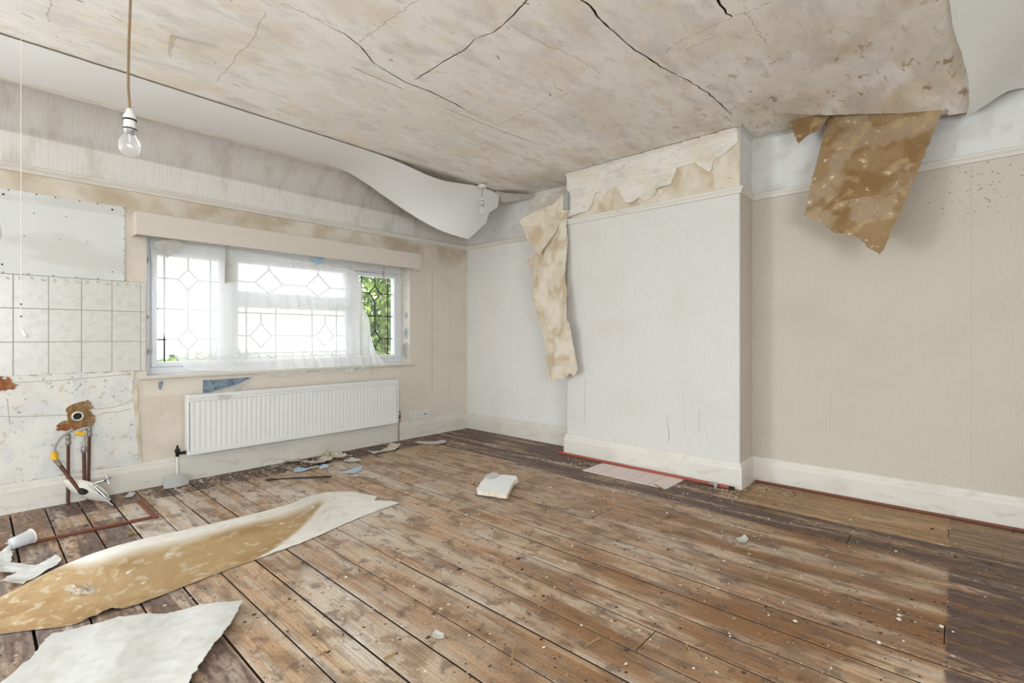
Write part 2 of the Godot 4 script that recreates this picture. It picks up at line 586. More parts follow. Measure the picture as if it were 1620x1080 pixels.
func make_materials() -> void:
	var fl := tex_floor()
	M.floor = relief(texmat(fl[0], 0.62), fl[1], 0.12)
	M.floor.roughness = 0.6
	var ce := tex_ceiling()
	M.ceiling = world_map(relief(texmat(ce[0], 0.95), ce[1], 0.3), Vector3.ONE / TEXM, Vector3(-TEX0.x / TEXM, 0, -TEX0.y / TEXM))
	M.ceil_sheet = texmat(ce[0], 0.95)
	M.board_side = mat(rgb(74, 57, 44), 1.0)  # plank sides coloured dark so the gaps read as shaded
	M.crack = mat(rgb(98, 82, 64), 1.0)
	var emboss := tx(nimg(1024, 512, 0.2, 88, 3, Vector2(1, 12)))
	# window wall: beige paper, brown sooty patches under the rail and in the corner, seams
	var wb := tex_wallpaper(2048, 1024, rgb(224, 213, 198), rgb(200, 184, 160), 101, 405.0)
	var m_top := mask(2048, 1024, func(u, v):
		var x: float = -1.3 + u * 5.05
		var y: float = 2.45 * (1.0 - v)
		return clampf(1.0 - absf(y - 1.93) / 0.22, 0, 1) + (0.5 if y < 0.62 else 0.0) * clampf(1.0 - absf(x - 0.9) / 0.2, 0, 1))
	lay(wb, nimg(2048, 1024, 0.008, 111, 7, Vector2.ONE, 40.0), rgb(172, 150, 120), 0.12, 0.92, 0.7, m_top)
	rng.seed = 3
	for s in [[3.21, 1.72, 0.45, 0.7], [2.5, 0.72, 0.63, 0.3], [3.45, 1.6, 0.3, 0.25]]:
		stroke(wb, [Vector2((s[0] + 1.3) / 5.05 * 2048, (1 - s[1] / 2.45) * 1024), Vector2((s[0] + 1.3) / 5.05 * 2048, (1 - s[2] / 2.45) * 1024)], 0.9, Color(rgb(120, 104, 84), s[3]), 0.3)
	M.wall_back = world_map(relief(texmat(tx(wb), 0.92), emboss, 0.06), Vector3(1 / 5.05, 1 / 2.45, 1 / 5.05), Vector3(1.3 / 5.05, 0, 0))
	# right wall: z from -4.1 to 1.9
	var wr := tex_wallpaper(2048, 1024, rgb(203, 194, 179), rgb(186, 173, 152), 131, 340.0)
	for i in 90:
		var q := Vector2(rng.randfn(0.14, 0.14), rng.randfn(1.86, 0.09))
		if q.y < 1.97: dot(wr, (1.9 - q.x) / 6.0 * 2048, (1 - q.y / 2.45) * 1024, rng.randf_range(0.4, 1.8), Color(rgb(120, 96, 62), 0.6))
	for s in [[-0.6, 0.9, 0.2, 0.14], [0.062, 1.97, 0.2, 0.16], [0.5, 1.97, 0.2, 0.14]]:
		stroke(wr, [Vector2((1.9 - s[0]) / 6.0 * 2048, (1 - s[1] / 2.45) * 1024), Vector2((1.9 - s[0]) / 6.0 * 2048, (1 - s[2] / 2.45) * 1024)], 0.7, Color(rgb(140, 122, 98), s[3]), 0.0)
	# for planes across x the texture runs with -z
	M.wall_right = world_map(relief(texmat(tx(wr), 0.92), emboss, 0.06), Vector3(1 / 6.0, 1 / 2.45, 1 / 6.0), Vector3(0, 0, -1.9 / 6.0))
	var wc := tex_wallpaper(1024, 1024, rgb(217, 213, 207), rgb(205, 196, 182), 151, 400.0)
	for i in 26:
		dot(wc, rng.randf() * 1024, rng.randf() * 1024, rng.randf_range(0.5, 1.4), Color(rgb(120, 108, 92), 0.5))
	for q in [[-2.3, 0.66, -2.302, 0.27, 0.5], [-1.58, 0.45, -1.56, 0.24, 0.5], [-1.56, 0.33, -1.565, 0.25, 0.6], [-1.34, 0.5, -1.342, 0.33, 0.5], [-1.95, 1.9, -1.95, 0.9, 0.12], [-1.46, 0.62, -1.44, 0.3, 0.12]]:
		stroke(wc, [Vector2(fposmod(-q[0] / 2.45, 1.0), fposmod(-q[1] / 2.45, 1.0)) * 1024, Vector2(fposmod(-q[2] / 2.45, 1.0), fposmod(-q[3] / 2.45, 1.0)) * 1024], 0.8, Color(rgb(128, 120, 108), q[4]), 0.4)
	M.wall_chimney = world_map(relief(texmat(tx(wc), 0.92), emboss, 0.06), Vector3.ONE / 2.45)
	M.wall_alcove = world_map(relief(texmat(tx(tex_wallpaper(1024, 1024, rgb(230, 227, 222), rgb(216, 210, 200), 156, 400.0)), 0.92), emboss, 0.06), Vector3.ONE / 2.45)  # same paper as the chimney, lightened to stand in for window light
	var wf := fill(1024, 512, rgb(228, 223, 216))
	lay(wf, nimg(1024, 512, 0.012, 161, 5), rgb(202, 192, 180), 0.5, 0.85, 0.6)
	lay(wf, nimg(1024, 512, 0.3, 162, 3, Vector2(1, 16)), rgb(190, 180, 168), 0.6, 0.85, 0.35)
	M.frieze_soot = world_map(texmat(tx(wf), 0.92), Vector3.ONE / 2.5)
	var fw := fill(512, 512, rgb(222, 220, 216))
	lay(fw, nimg(512, 512, 0.02, 171, 4), rgb(204, 200, 192), 0.5, 0.85, 0.6)
	M.frieze_white = world_map(texmat(tx(fw), 0.9), Vector3.ONE / 2.0)
	# papers
	var br := fill(1024, 1024, rgb(152, 124, 88))
	lay(br, nimg(1024, 1024, 0.003, 181, 8, Vector2.ONE, 70.0), rgb(130, 98, 58), 0.4, 0.75, 0.75)
	lay(br, nimg(1024, 1024, 0.003, 182, 8, Vector2.ONE, 70.0), rgb(170, 150, 128), 0.5, 0.66, 0.65)
	lay(br, nimg(1024, 1024, 0.006, 183, 8, Vector2.ONE, 60.0), rgb(186, 158, 112), 0.62, 0.8, 0.55)
	lay(br, nimg(1024, 1024, 0.012, 184, 7, Vector2.ONE, 50.0), rgb(222, 206, 174), 0.82, 0.85, 0.8)
	lay(br, nimg(1024, 1024, 0.05, 186, 5, Vector2.ONE, 20.0), rgb(118, 90, 56), 0.68, 0.9, 0.4)
	M.brown = texmat(tx(br), 0.9)
	M.brown.uv1_scale = Vector3(1.1, 1.1, 1)
	M.brown = relief(M.brown, tx(nimg(512, 512, 0.012, 185, 5)), 0.4)
	var ta := fill(1024, 1024, rgb(210, 197, 177))
	lay(ta, nimg(1024, 1024, 0.005, 191, 7, Vector2.ONE, 50.0), rgb(188, 164, 130), 0.45, 0.8, 0.65)
	lay(ta, nimg(1024, 1024, 0.005, 192, 7, Vector2(1, 2), 50.0), rgb(224, 214, 196), 0.45, 0.7, 0.75)
	lay(ta, nimg(1024, 1024, 0.03, 193, 5, Vector2.ONE, 20.0), rgb(140, 112, 78), 0.86, 0.9, 0.6)
	M.tan = texmat(tx(ta), 0.9)
	M.tan.uv1_scale = Vector3(1.0, 1.0, 1)
	M.tan = relief(M.tan, tx(nimg(512, 512, 0.012, 194, 5)), 0.4)
	var wp := fill(1024, 1024, rgb(203, 201, 195))
	lay(wp, nimg(1024, 1024, 0.01, 201, 5), rgb(194, 189, 179), 0.5, 0.8, 0.6)
	lay(wp, nimg(1024, 1024, 0.03, 202, 6, Vector2.ONE, 20.0), rgb(188, 176, 156), 0.74, 0.86, 0.35)
	M.paper = relief(texmat(tx(wp), 0.85), tx(nimg(512, 512, 0.006, 203, 4)), 0.25)
	M.ceil_paper = relief(mat(rgb(238, 237, 234), 0.8), tx(nimg(512, 512, 0.006, 205, 4)), 0.2)
	M.white_sheet = relief(mat(rgb(236, 237, 234), 0.8), tx(nimg(512, 512, 0.006, 204, 4)), 0.2)
	M.paper_edge = mat(rgb(206, 196, 178), 0.95)
	M.skin = world_map(relief(texmat(ce[0], 0.95), ce[1], 0.2), Vector3.ONE / 3.0, Vector3(0, 0.1, 0.0))
	M.skin.albedo_color = Color(0.94, 0.93, 0.91)
	M.bare = world_map(texmat(tx(ta), 0.95), Vector3.ONE / 1.2)
	var bw := fill(256, 256, rgb(132, 148, 160))
	lay(bw, nimg(256, 256, 0.02, 251, 6, Vector2.ONE, 20.0), rgb(104, 122, 138), 0.45, 0.75, 0.8)
	lay(bw, nimg(256, 256, 0.06, 252, 4, Vector2.ONE, 10.0), rgb(64, 70, 78), 0.72, 0.8, 0.8)
	M.blue_paper = mat(rgb(172, 196, 220), 0.85)
	M.blue_wall = world_map(texmat(tx(bw), 0.9), Vector3.ONE / 0.5)
	# paint, plastics, metals
	M.gloss_white = mat(rgb(214, 208, 196), 0.5)
	var sk := fill(1024, 512, rgb(220, 214, 203))
	lay(sk, nimg(1024, 512, 0.01, 211, 5, Vector2(3, 1)), rgb(208, 200, 186), 0.5, 0.85, 0.5)
	lay(sk, nimg(1024, 512, 0.04, 212, 4, Vector2(6, 1)), rgb(186, 174, 154), 0.7, 0.88, 0.3)
	M.skirting = world_map(texmat(tx(sk), 0.5), Vector3.ONE / 1.5)
	M.pelmet = mat(rgb(216, 206, 194), 0.55)
	M.upvc = mat(rgb(232, 234, 238), 0.35)
	M.rad = mat(rgb(229, 228, 225), 0.4)
	M.plastic_white = mat(rgb(224, 222, 214), 0.4)
	M.dark = mat(rgb(30, 26, 24), 0.7)
	M.lead = mat(rgb(44, 46, 48), 0.6, 0.3)
	M.brass = mat(rgb(168, 140, 92), 0.4, 0.8)
	M.copper = mat(rgb(98, 66, 50), 0.5, 0.5)
	M.rust = mat(rgb(122, 72, 54), 0.85)
	M.red = mat(rgb(164, 82, 66), 0.8)
	M.chrome = mat(rgb(190, 190, 192), 0.25, 0.9)
	M.steel = mat(rgb(150, 146, 140), 0.5, 0.6)
	M.yellow = mat(rgb(226, 180, 30), 0.5)
	M.grey_plaster = mat(rgb(186, 172, 148), 1.0)
	M.grey = mat(rgb(168, 166, 162), 0.8)
	M.cord = mat(rgb(138, 112, 84), 0.9)
	M.cord_white = mat(rgb(226, 220, 206), 0.8)
	M.rope = mat(rgb(176, 156, 140), 0.95)
	var ti := fill(256, 256, rgb(216, 213, 206))
	lay(ti, nimg(256, 256, 0.02, 221, 4), rgb(206, 202, 194), 0.5, 0.85, 0.7)
	lay(ti, nimg(256, 256, 0.03, 222, 6, Vector2.ONE, 20.0), rgb(228, 226, 221), 0.6, 0.8, 0.5)
	M.tile = world_map(texmat(tx(ti), 0.22), Vector3.ONE / 0.37)
	M.tile_print = mat(rgb(200, 194, 184), 0.5)
	M.grout = mat(rgb(188, 182, 170), 0.95)
	var bo := fill(512, 512, rgb(220, 221, 217))
	lay(bo, nimg(512, 512, 0.006, 231, 4, Vector2(3, 1)), rgb(206, 205, 198), 0.5, 0.8, 0.7)
	M.board = world_map(texmat(tx(bo), 0.6), Vector3.ONE / 0.9)
	var pl := fill(1024, 1024, rgb(224, 221, 214))
	lay(pl, nimg(1024, 1024, 0.004, 241, 7, Vector2.ONE, 60.0), rgb(214, 208, 197), 0.5, 0.9, 0.6)
	lay(pl, nimg(1024, 1024, 0.005, 242, 6, Vector2.ONE, 60.0), rgb(212, 213, 212), 0.56, 0.66, 0.7)
	lay(pl, nimg(1024, 1024, 0.012, 243, 6, Vector2.ONE, 40.0), rgb(196, 180, 156), 0.74, 0.82, 0.5)
	lay(pl, nimg(1024, 1024, 0.03, 244, 5, Vector2.ONE, 30.0), rgb(84, 68, 54), 0.84, 0.87, 0.8)
	rng.seed = 71
	# chips and scratches (texture metre by metre: x, 1 - y)
	for q in [[0.0, 0.42, 0.35, 0.46], [0.35, 0.46, 0.42, 0.45], [0.46, 0.5, 0.56, 0.47], [0.56, 0.47, 0.7, 0.46], [0.46, 0.43, 0.6, 0.44], [0.6, 0.44, 0.71, 0.4], [0.42, 0.32, 0.45, 0.27], [0.12, 0.25, 0.7, 0.23], [0.13, 0.34, 0.14, 0.47]]:
		stroke(pl, [Vector2(q[0], q[1]) * 1024, (Vector2(q[0], q[1]).lerp(Vector2(q[2], q[3]), 0.5) + Vector2(0, 0.008)) * 1024, Vector2(q[2], q[3]) * 1024], 1.3, Color(rgb(92, 78, 62), 0.55), 1.2)
	for i in 60: dot(pl, rng.randf() * 1024, 200 + rng.randf() * 160, rng.randf_range(0.8, 4.0), Color(rgb(74, 60, 46), 0.6))
	M.plaster = world_map(relief(texmat(tx(pl), 0.95), tx(nimg(512, 512, 0.02, 245, 5)), 0.3), Vector3.ONE / 1.0)
	M.brown_plaster = world_map(texmat(tx(br), 1.0), Vector3.ONE / 0.35)
	M.brown_plaster.albedo_color = Color(0.92, 0.9, 0.86)
	M.red_plaster = world_map(texmat(tx(br), 1.0), Vector3.ONE / 0.3)
	M.red_plaster.albedo_color = Color(0.98, 0.78, 0.68)
	M.glass = mat(Color(1, 1, 1, 0.05), 0.02)
	M.glass.transparency = BaseMaterial3D.TRANSPARENCY_ALPHA
	M.bulb = mat(Color(1, 1, 1, 0.12), 0.02)
	M.bulb.transparency = BaseMaterial3D.TRANSPARENCY_ALPHA
	M.net = mat(Color(0.97, 0.97, 0.97, 0.5), 0.95)
	M.net.transparency = BaseMaterial3D.TRANSPARENCY_ALPHA
	M.net.backlight_enabled = true
	M.net.backlight = Color(1, 1, 1)
	M.lace = mat(Color(0.93, 0.93, 0.93, 0.85), 0.95)
	M.lace.transparency = BaseMaterial3D.TRANSPARENCY_ALPHA
	M.lace.backlight_enabled = true
	M.lace.backlight = Color(0.7, 0.7, 0.7)
	M.cup = mat(Color(0.92, 0.93, 0.94, 0.55), 0.3)
	M.cup.transparency = BaseMaterial3D.TRANSPARENCY_ALPHA
	M.leaf = mat(Color.WHITE, 0.8)
	M.leaf.vertex_color_use_as_albedo = true
	M.leaf.backlight_enabled = true
	M.leaf.backlight = Color(0.5, 0.6, 0.2)
	M.bark = mat(rgb(86, 72, 58), 0.95)
	M.bounce_ground = mat(rgb(205, 202, 194), 1.0)  # ground outside, made pale to bounce light up to the ceiling
	M.brick = mat(rgb(150, 120, 100), 0.95)
	M.debris = mat(Color.WHITE, 0.95)
	M.debris.vertex_color_use_as_albedo = true
	M.straw = mat(rgb(150, 122, 80), 0.95)
	M.hearth = mat(rgb(222, 205, 198), 0.8)

# ------------------------------------------------------------------ the room
func setting() -> void:
	# floor: a dark void under boards that are laid one by one
	var floor_root := Node3D.new()
	floor_root.name = "floor"
	add_child(floor_root)
	tag(floor_root, "bare worn timber floorboards with dark varnished margins", "", "", "structure")
	put("subfloor", boxm(Vector3(LX - 0.2, -0.2, WZ - 0.2), Vector3(RX + 0.2, -0.026, FZ + 0.2)), M.dark, floor_root)
	var r := RandomNumberGenerator.new()
	r.seed = 77
	var cuts := {9: [-1.872], 7: [-1.862], 10: [-1.872, 0.6], 12: [-2.99], 14: [-1.515], 15: [0.35], 16: [-2.25], 17: [-1.51], 18: [-0.4], 20: [-2.262], 19: [-1.14], 21: [-0.03, -2.6], 22: [-0.77], 4: [-3.35, 0.3], 2: [-2.98], 11: [-3.35], 8: [-0.77], 6: [-0.4], 13: [-0.03], 5: [-3.72], 3: [-1.14]}
	cuts[9] = [-1.872, -1.501]
	for b in range(-34, 24):
		var x0 := 0.284 + 0.1447 * b
		var x1 := minf(x0 + 0.1447, RX + 0.01)
		if x1 <= LX or x0 >= RX: continue
		x0 = maxf(x0, LX - 0.02)
		var zs := [WZ - 0.02]
		var more: Array = cuts.get(b, [r.randf_range(-3.0, 1.0)])
		more.sort()
		zs.append_array(more)
		zs.append(FZ + 0.02)
		for i in zs.size() - 1:
			var g: float = [0.0018, 0.0028, 0.0042, 0.0055][r.randi() % 4]
			var y := r.randf_range(-0.0015, 0.0)
			var tilt := r.randf_range(-0.0006, 0.0006)
			put("plank", plank_mesh(x0 + g, x1 - g * 0.6, zs[i] + 0.0015, zs[i + 1] - 0.0015, y, tilt), [M.floor, M.board_side], floor_root)
	# window wall with its opening
	var wx0 := 0.781
	var wx1 := 2.934
	var wy0 := 0.735
	var wy1 := 1.76
	var st := mb()
	var zb := WZ - 0.27
	box(st, Vector3(LX - 0.2, -0.05, zb), Vector3(-3.9, CEIL + 0.1, WZ))
	box(st, Vector3(-1.5, -0.05, zb), Vector3(wx0, CEIL + 0.1, WZ))
	box(st, Vector3(-3.9, -0.05, zb), Vector3(-1.5, 0.7, WZ))  # second opening, out of view, added for fill light
	box(st, Vector3(-3.9, 2.0, zb), Vector3(-1.5, CEIL + 0.1, WZ))
	box(st, Vector3(wx1, -0.05, zb), Vector3(RX + 0.2, CEIL + 0.1, WZ))
	box(st, Vector3(wx0, -0.05, zb), Vector3(wx1, wy0, WZ))
	box(st, Vector3(wx0, wy1, zb), Vector3(wx1, CEIL + 0.1, WZ))
	wall_back = struct("wall_back", done(st), M.wall_back)
	# right wall and chimney breast
	struct("wall_right", boxm(Vector3(RX, -0.05, CHZ1 - 0.5), Vector3(RX + 0.2, CEIL + 0.1, FZ + 0.2)), M.wall_right)
	struct("wall_alcove", boxm(Vector3(RX, -0.05, WZ), Vector3(RX + 0.2, CEIL + 0.1, CHZ1 - 0.5)), M.wall_alcove)
	struct("wall_chimney", boxm(Vector3(CHX, -0.02, CHZ0), Vector3(RX, CEIL + 0.02, CHZ1), 0.004), M.wall_chimney)
	struct("wall_return", boxm(Vector3(CHX + 0.004, 0.0, CHZ1 - 0.01), Vector3(RX, 2.0, CHZ1 + 0.0015), 0.001), M.wall_right)
	# the two walls behind the camera; their openings are added to let fill light in
	st = mb()
	box(st, Vector3(LX - 0.2, -0.05, WZ), Vector3(LX, CEIL + 0.1, -3.9))
	box(st, Vector3(LX - 0.2, -0.05, -0.3), Vector3(LX, CEIL + 0.1, FZ + 0.2))
	box(st, Vector3(LX - 0.2, -0.05, -3.9), Vector3(LX, 0.0, -0.3))
	box(st, Vector3(LX - 0.2, 2.1, -3.9), Vector3(LX, CEIL + 0.1, -0.3))
	struct("wall_left", done(st), M.wall_right)
	st = mb()
	box(st, Vector3(LX, -0.05, FZ), Vector3(-2.6, CEIL + 0.1, FZ + 0.2))
	box(st, Vector3(0.6, -0.05, FZ), Vector3(RX, CEIL + 0.1, FZ + 0.2))
	box(st, Vector3(-2.6, -0.05, FZ), Vector3(0.6, 0.5, FZ + 0.2))
	box(st, Vector3(-2.6, 2.15, FZ), Vector3(0.6, CEIL + 0.1, FZ + 0.2))
	struct("wall_front", done(st), M.wall_back)
	for w in [["added_window_2", Vector3(LX - 0.12, 0.0, -3.9), Vector3(LX - 0.06, 2.1, -0.3), 2], ["added_window_3", Vector3(-3.9, 0.7, WZ - 0.14), Vector3(-1.5, 2.0, WZ - 0.08), 0], ["added_window_4", Vector3(-2.6, 0.5, FZ + 0.08), Vector3(0.6, 2.15, FZ + 0.14), 0]]:  # unseen windows, added to carry the fill light
		var a: Vector3 = w[1]
		var b: Vector3 = w[2]
		var ax: int = w[3]
		st = mb()
		var e := Vector3.ZERO
		e[ax] = 0.06
		var y6 := Vector3(0, 0.06, 0)
		box(st, a, Vector3(b.x, a.y + 0.06, b.z), 0.004)
		box(st, Vector3(a.x, b.y - 0.06, a.z), b, 0.004)
		for k in 4:
			var p := a.lerp(b, k / 3.0)
			var lo := Vector3(a.x, a.y, a.z)
			var hi := Vector3(b.x, b.y, b.z)
			lo[ax] = clampf(p[ax] - 0.03, a[ax], b[ax] - 0.06)
			hi[ax] = lo[ax] + 0.06
			box(st, lo + y6, hi - y6, 0.004)
		var fr := struct(w[0], done(st), M.upvc)
		var mid := (a + b) / 2.0
		var ga := a + y6
		var gb := b - y6
		for i in 3:
			if i == ax or i == 1: continue
			ga[i] = mid[i] - 0.002
			gb[i] = mid[i] + 0.002
		put("pane", boxm(ga, gb), M.glass, fr)
	# ceiling: a slab with the cracks cut into it
	var cs := CSGCombiner3D.new()
	cs.name = "ceiling"
	cs.set_meta("kind", "structure")
	add_child(cs)
	var slab := CSGBox3D.new()
	slab.size = Vector3(RX - LX + 0.4, 0.2, FZ - WZ + 0.4)
	slab.position = Vector3((RX + LX) / 2, CEIL + 0.1, (FZ + WZ) / 2)
	slab.material = M.ceiling
	slab.name = "slab"
	cs.add_child(slab)
	var cracks := [
		[[1.074, -2.088, 1.147, -2.082, 1.213, -2.103, 1.275, -2.134, 1.363, -2.192, 1.395, -2.201], 0.004], [[1.398, -2.206, 1.486, -2.217, 1.585, -2.233, 1.747, -2.219, 1.898, -2.22, 2.082, -2.237], 0.0045],
		[[1.311, -2.31, 1.385, -2.318, 1.477, -2.312, 1.638, -2.307], 0.003], [[1.925, -2.31, 2.066, -2.306, 2.277, -2.294, 2.45, -2.283, 2.65, -2.255, 2.783, -2.247], 0.0028],
		[[1.612, -2.184, 1.605, -1.986, 1.602, -1.766, 1.578, -1.665], 0.004], [[1.579, -1.657, 1.603, -1.574, 1.585, -1.466, 1.555, -1.376, 1.543, -1.313, 1.535, -1.256], 0.004],
		[[1.623, -1.147, 1.692, -1.148, 1.752, -1.141, 1.822, -1.154, 1.936, -1.159, 2.045, -1.158, 2.168, -1.158, 2.234, -1.142, 2.383, -1.13, 2.515, -1.103], 0.0055], [[2.523, -1.103, 2.624, -1.079, 2.826, -1.052, 3.016, -1.048, 3.208, -1.049], 0.004],
		[[1.992, -0.736, 2.071, -0.732, 2.188, -0.733, 2.224, -0.724], 0.0055]]
	rng.seed = 41
	var cut_poly: Array = []
	for c in cracks:
		var base := v2s(c[0])
		var line := []
		for i in base.size() - 1:
			var n := maxi(2, int(base[i].distance_to(base[i + 1]) / 0.035))
			for k in n: line.append(base[i].lerp(base[i + 1], float(k) / n) + Vector2(rng.randf_range(-1, 1), rng.randf_range(-1, 1)) * 0.0035)
		line.append(base[-1])
		var left := PackedVector2Array()
		var right := PackedVector2Array()
		for i in line.size():
			var d: Vector2 = (line[mini(i + 1, line.size() - 1)] - line[maxi(i - 1, 0)]).normalized()
			var nrm := Vector2(-d.y, d.x)
			var e := sin(PI * clampf(float(i) / (line.size() - 1), 0.02, 0.98))
			var hw: float = c[1] * 0.8 * (0.35 + 0.65 * minf(1.0, e * 2.5)) * rng.randf_range(0.6, 1.25)
			left.append(line[i] + nrm * hw)
			right.append(line[i] - nrm * hw)
		right.reverse()
		left.append_array(right)
		var cp := CSGPolygon3D.new()
		cp.operation = CSGShape3D.OPERATION_SUBTRACTION
		cp.polygon = left
		cp.depth = 0.045
		cp.rotation.x = PI / 2
		cp.position.y = CEIL - 0.004
		cp.material = M.crack
		cp.name = "crack"
		cs.add_child(cp, true)
	# coves, picture rails, skirtings
	var path := [Vector2(LX, WZ), Vector2(RX, WZ), Vector2(RX, CHZ0), Vector2(CHX, CHZ0), Vector2(CHX, CHZ1), Vector2(RX, CHZ1), Vector2(RX, FZ)]
	var names := ["back", "alcove", "return", "chimney", "side", "right"]
	var frieze_mats := [M.frieze_soot, M.frieze_white, M.bare, M.bare, M.frieze_white, M.frieze_white]
	var cove := []
	for c in [[0.2, 2.178], [0.028, 2.375]]:
		var prof := []
		for k in 11:
			var t := PI / 2 * k / 10.0
			prof.append(Vector2(c[0] * (1.0 - cos(t)) + 0.001, c[1] + (CEIL - c[1]) * sin(t)))
		prof.append(Vector2(-0.002, CEIL + 0.001))
		prof.append(Vector2(-0.002, c[1]))
		cove.append(moulding(path, prof, true))
	for i in 6: tag(struct("cove_" + names[i], cove[0 if i == 0 else 1][i], [M.frieze_soot, M.frieze_white, M.skin, M.skin, M.frieze_white, M.frieze_white][i]), "", "", "", "structure")
	# wallpaper frieze between rail and cove
	var fp := [Vector2(0.0, 2.0), Vector2(0.0022, 2.0), Vector2(0.0022, 2.39), Vector2(0.0, 2.39)]
	var fz := moulding(path, fp)
	for i in 6: tag(struct("frieze_" + names[i], fz[i], frieze_mats[i]), "", "", "", "structure")
	var rail := moulding(path, [Vector2(-0.004, 1.972), Vector2(0.012, 1.974), Vector2(0.016, 1.985), Vector2(0.02, 1.992), Vector2(0.028, 2.002), Vector2(0.03, 2.01), Vector2(0.026, 2.017), Vector2(0.012, 2.02), Vector2(-0.004, 2.02)])
	for i in 6: tag(struct("trim_%d" % (i + 1), rail[i], M.skirting), "", "", "", "structure")
	var bs := moulding(path, [Vector2(-0.004, -0.004), Vector2(0.02, -0.004), Vector2(0.02, 0.125), Vector2(0.018, 0.135), Vector2(0.015, 0.142), Vector2(0.014, 0.155), Vector2(0.011, 0.166), Vector2(0.006, 0.173), Vector2(-0.004, 0.174)])
	for i in 6: tag(struct("baseboard_" + names[i], bs[i], M.skirting), "", "", "", "structure")

func plank_mesh(x0: float, x1: float, z0: float, z1: float, y: float, tilt: float) -> ArrayMesh:
	var st := mb()
	st.set_smooth_group(-1)
	var c := 0.0013
	var pr := [Vector2(x0, -0.024), Vector2(x0, y - c + tilt), Vector2(x0 + c, y + tilt), Vector2(x1 - c, y - tilt), Vector2(x1, y - c - tilt), Vector2(x1, -0.024)]
	var uv := func(v: Vector3): return Vector2((v.x - TEX0.x) / TEXM, (v.z - TEX0.y) / TEXM)
	var put3 := func(v: Array):
		for p in v:
			st.set_uv(uv.call(p))
			st.add_vertex(p)
	for i in [1, 2, 3]:
		var a := Vector3(pr[i].x, pr[i].y, z0)
		var b := Vector3(pr[i + 1].x, pr[i + 1].y, z0)
		var a2 := Vector3(pr[i].x, pr[i].y, z1)
		var b2 := Vector3(pr[i + 1].x, pr[i + 1].y, z1)
		put3.call([a, b, b2, a, b2, a2])
	st.generate_normals()
	var mesh := st.commit()
	st = mb()
	st.set_smooth_group(-1)
	for i in [0, 4]:
		quad(st, Vector3(pr[i].x, pr[i].y, z0), Vector3(pr[i + 1].x, pr[i + 1].y, z0), Vector3(pr[i + 1].x, pr[i + 1].y, z1), Vector3(pr[i].x, pr[i].y, z1))
	for z in [z0, z1]:
		quad(st, Vector3(x0, -0.024, z), Vector3(x0, y - c, z), Vector3(x1, y - c, z), Vector3(x1, -0.024, z))
	st.generate_normals()
	return st.commit(mesh)

# ------------------------------------------------------------------ the window
func bar(st: SurfaceTool, a: Vector2, b: Vector2, z: float, w := 0.009, d := 0.006) -> void:
	# a lead came between two points of the window plane
	var t := (b - a).normalized()
	var n := Vector2(-t.y, t.x) * w * 0.5
	var p := [a + n, b + n, b - n, a - n]
	st.set_smooth_group(-1)
	for s in [1.0, -1.0]:
		var zz: float = z + s * d * 0.5
		quad(st, Vector3(p[0].x, p[0].y, zz), Vector3(p[1].x, p[1].y, zz), Vector3(p[2].x, p[2].y, zz), Vector3(p[3].x, p[3].y, zz))
	for i in 4:
		var q: Vector2 = p[i]
		var r2: Vector2 = p[(i + 1) % 4]
		quad(st, Vector3(q.x, q.y, z - d * 0.5), Vector3(r2.x, r2.y, z - d * 0.5), Vector3(r2.x, r2.y, z + d * 0.5), Vector3(q.x, q.y, z + d * 0.5))

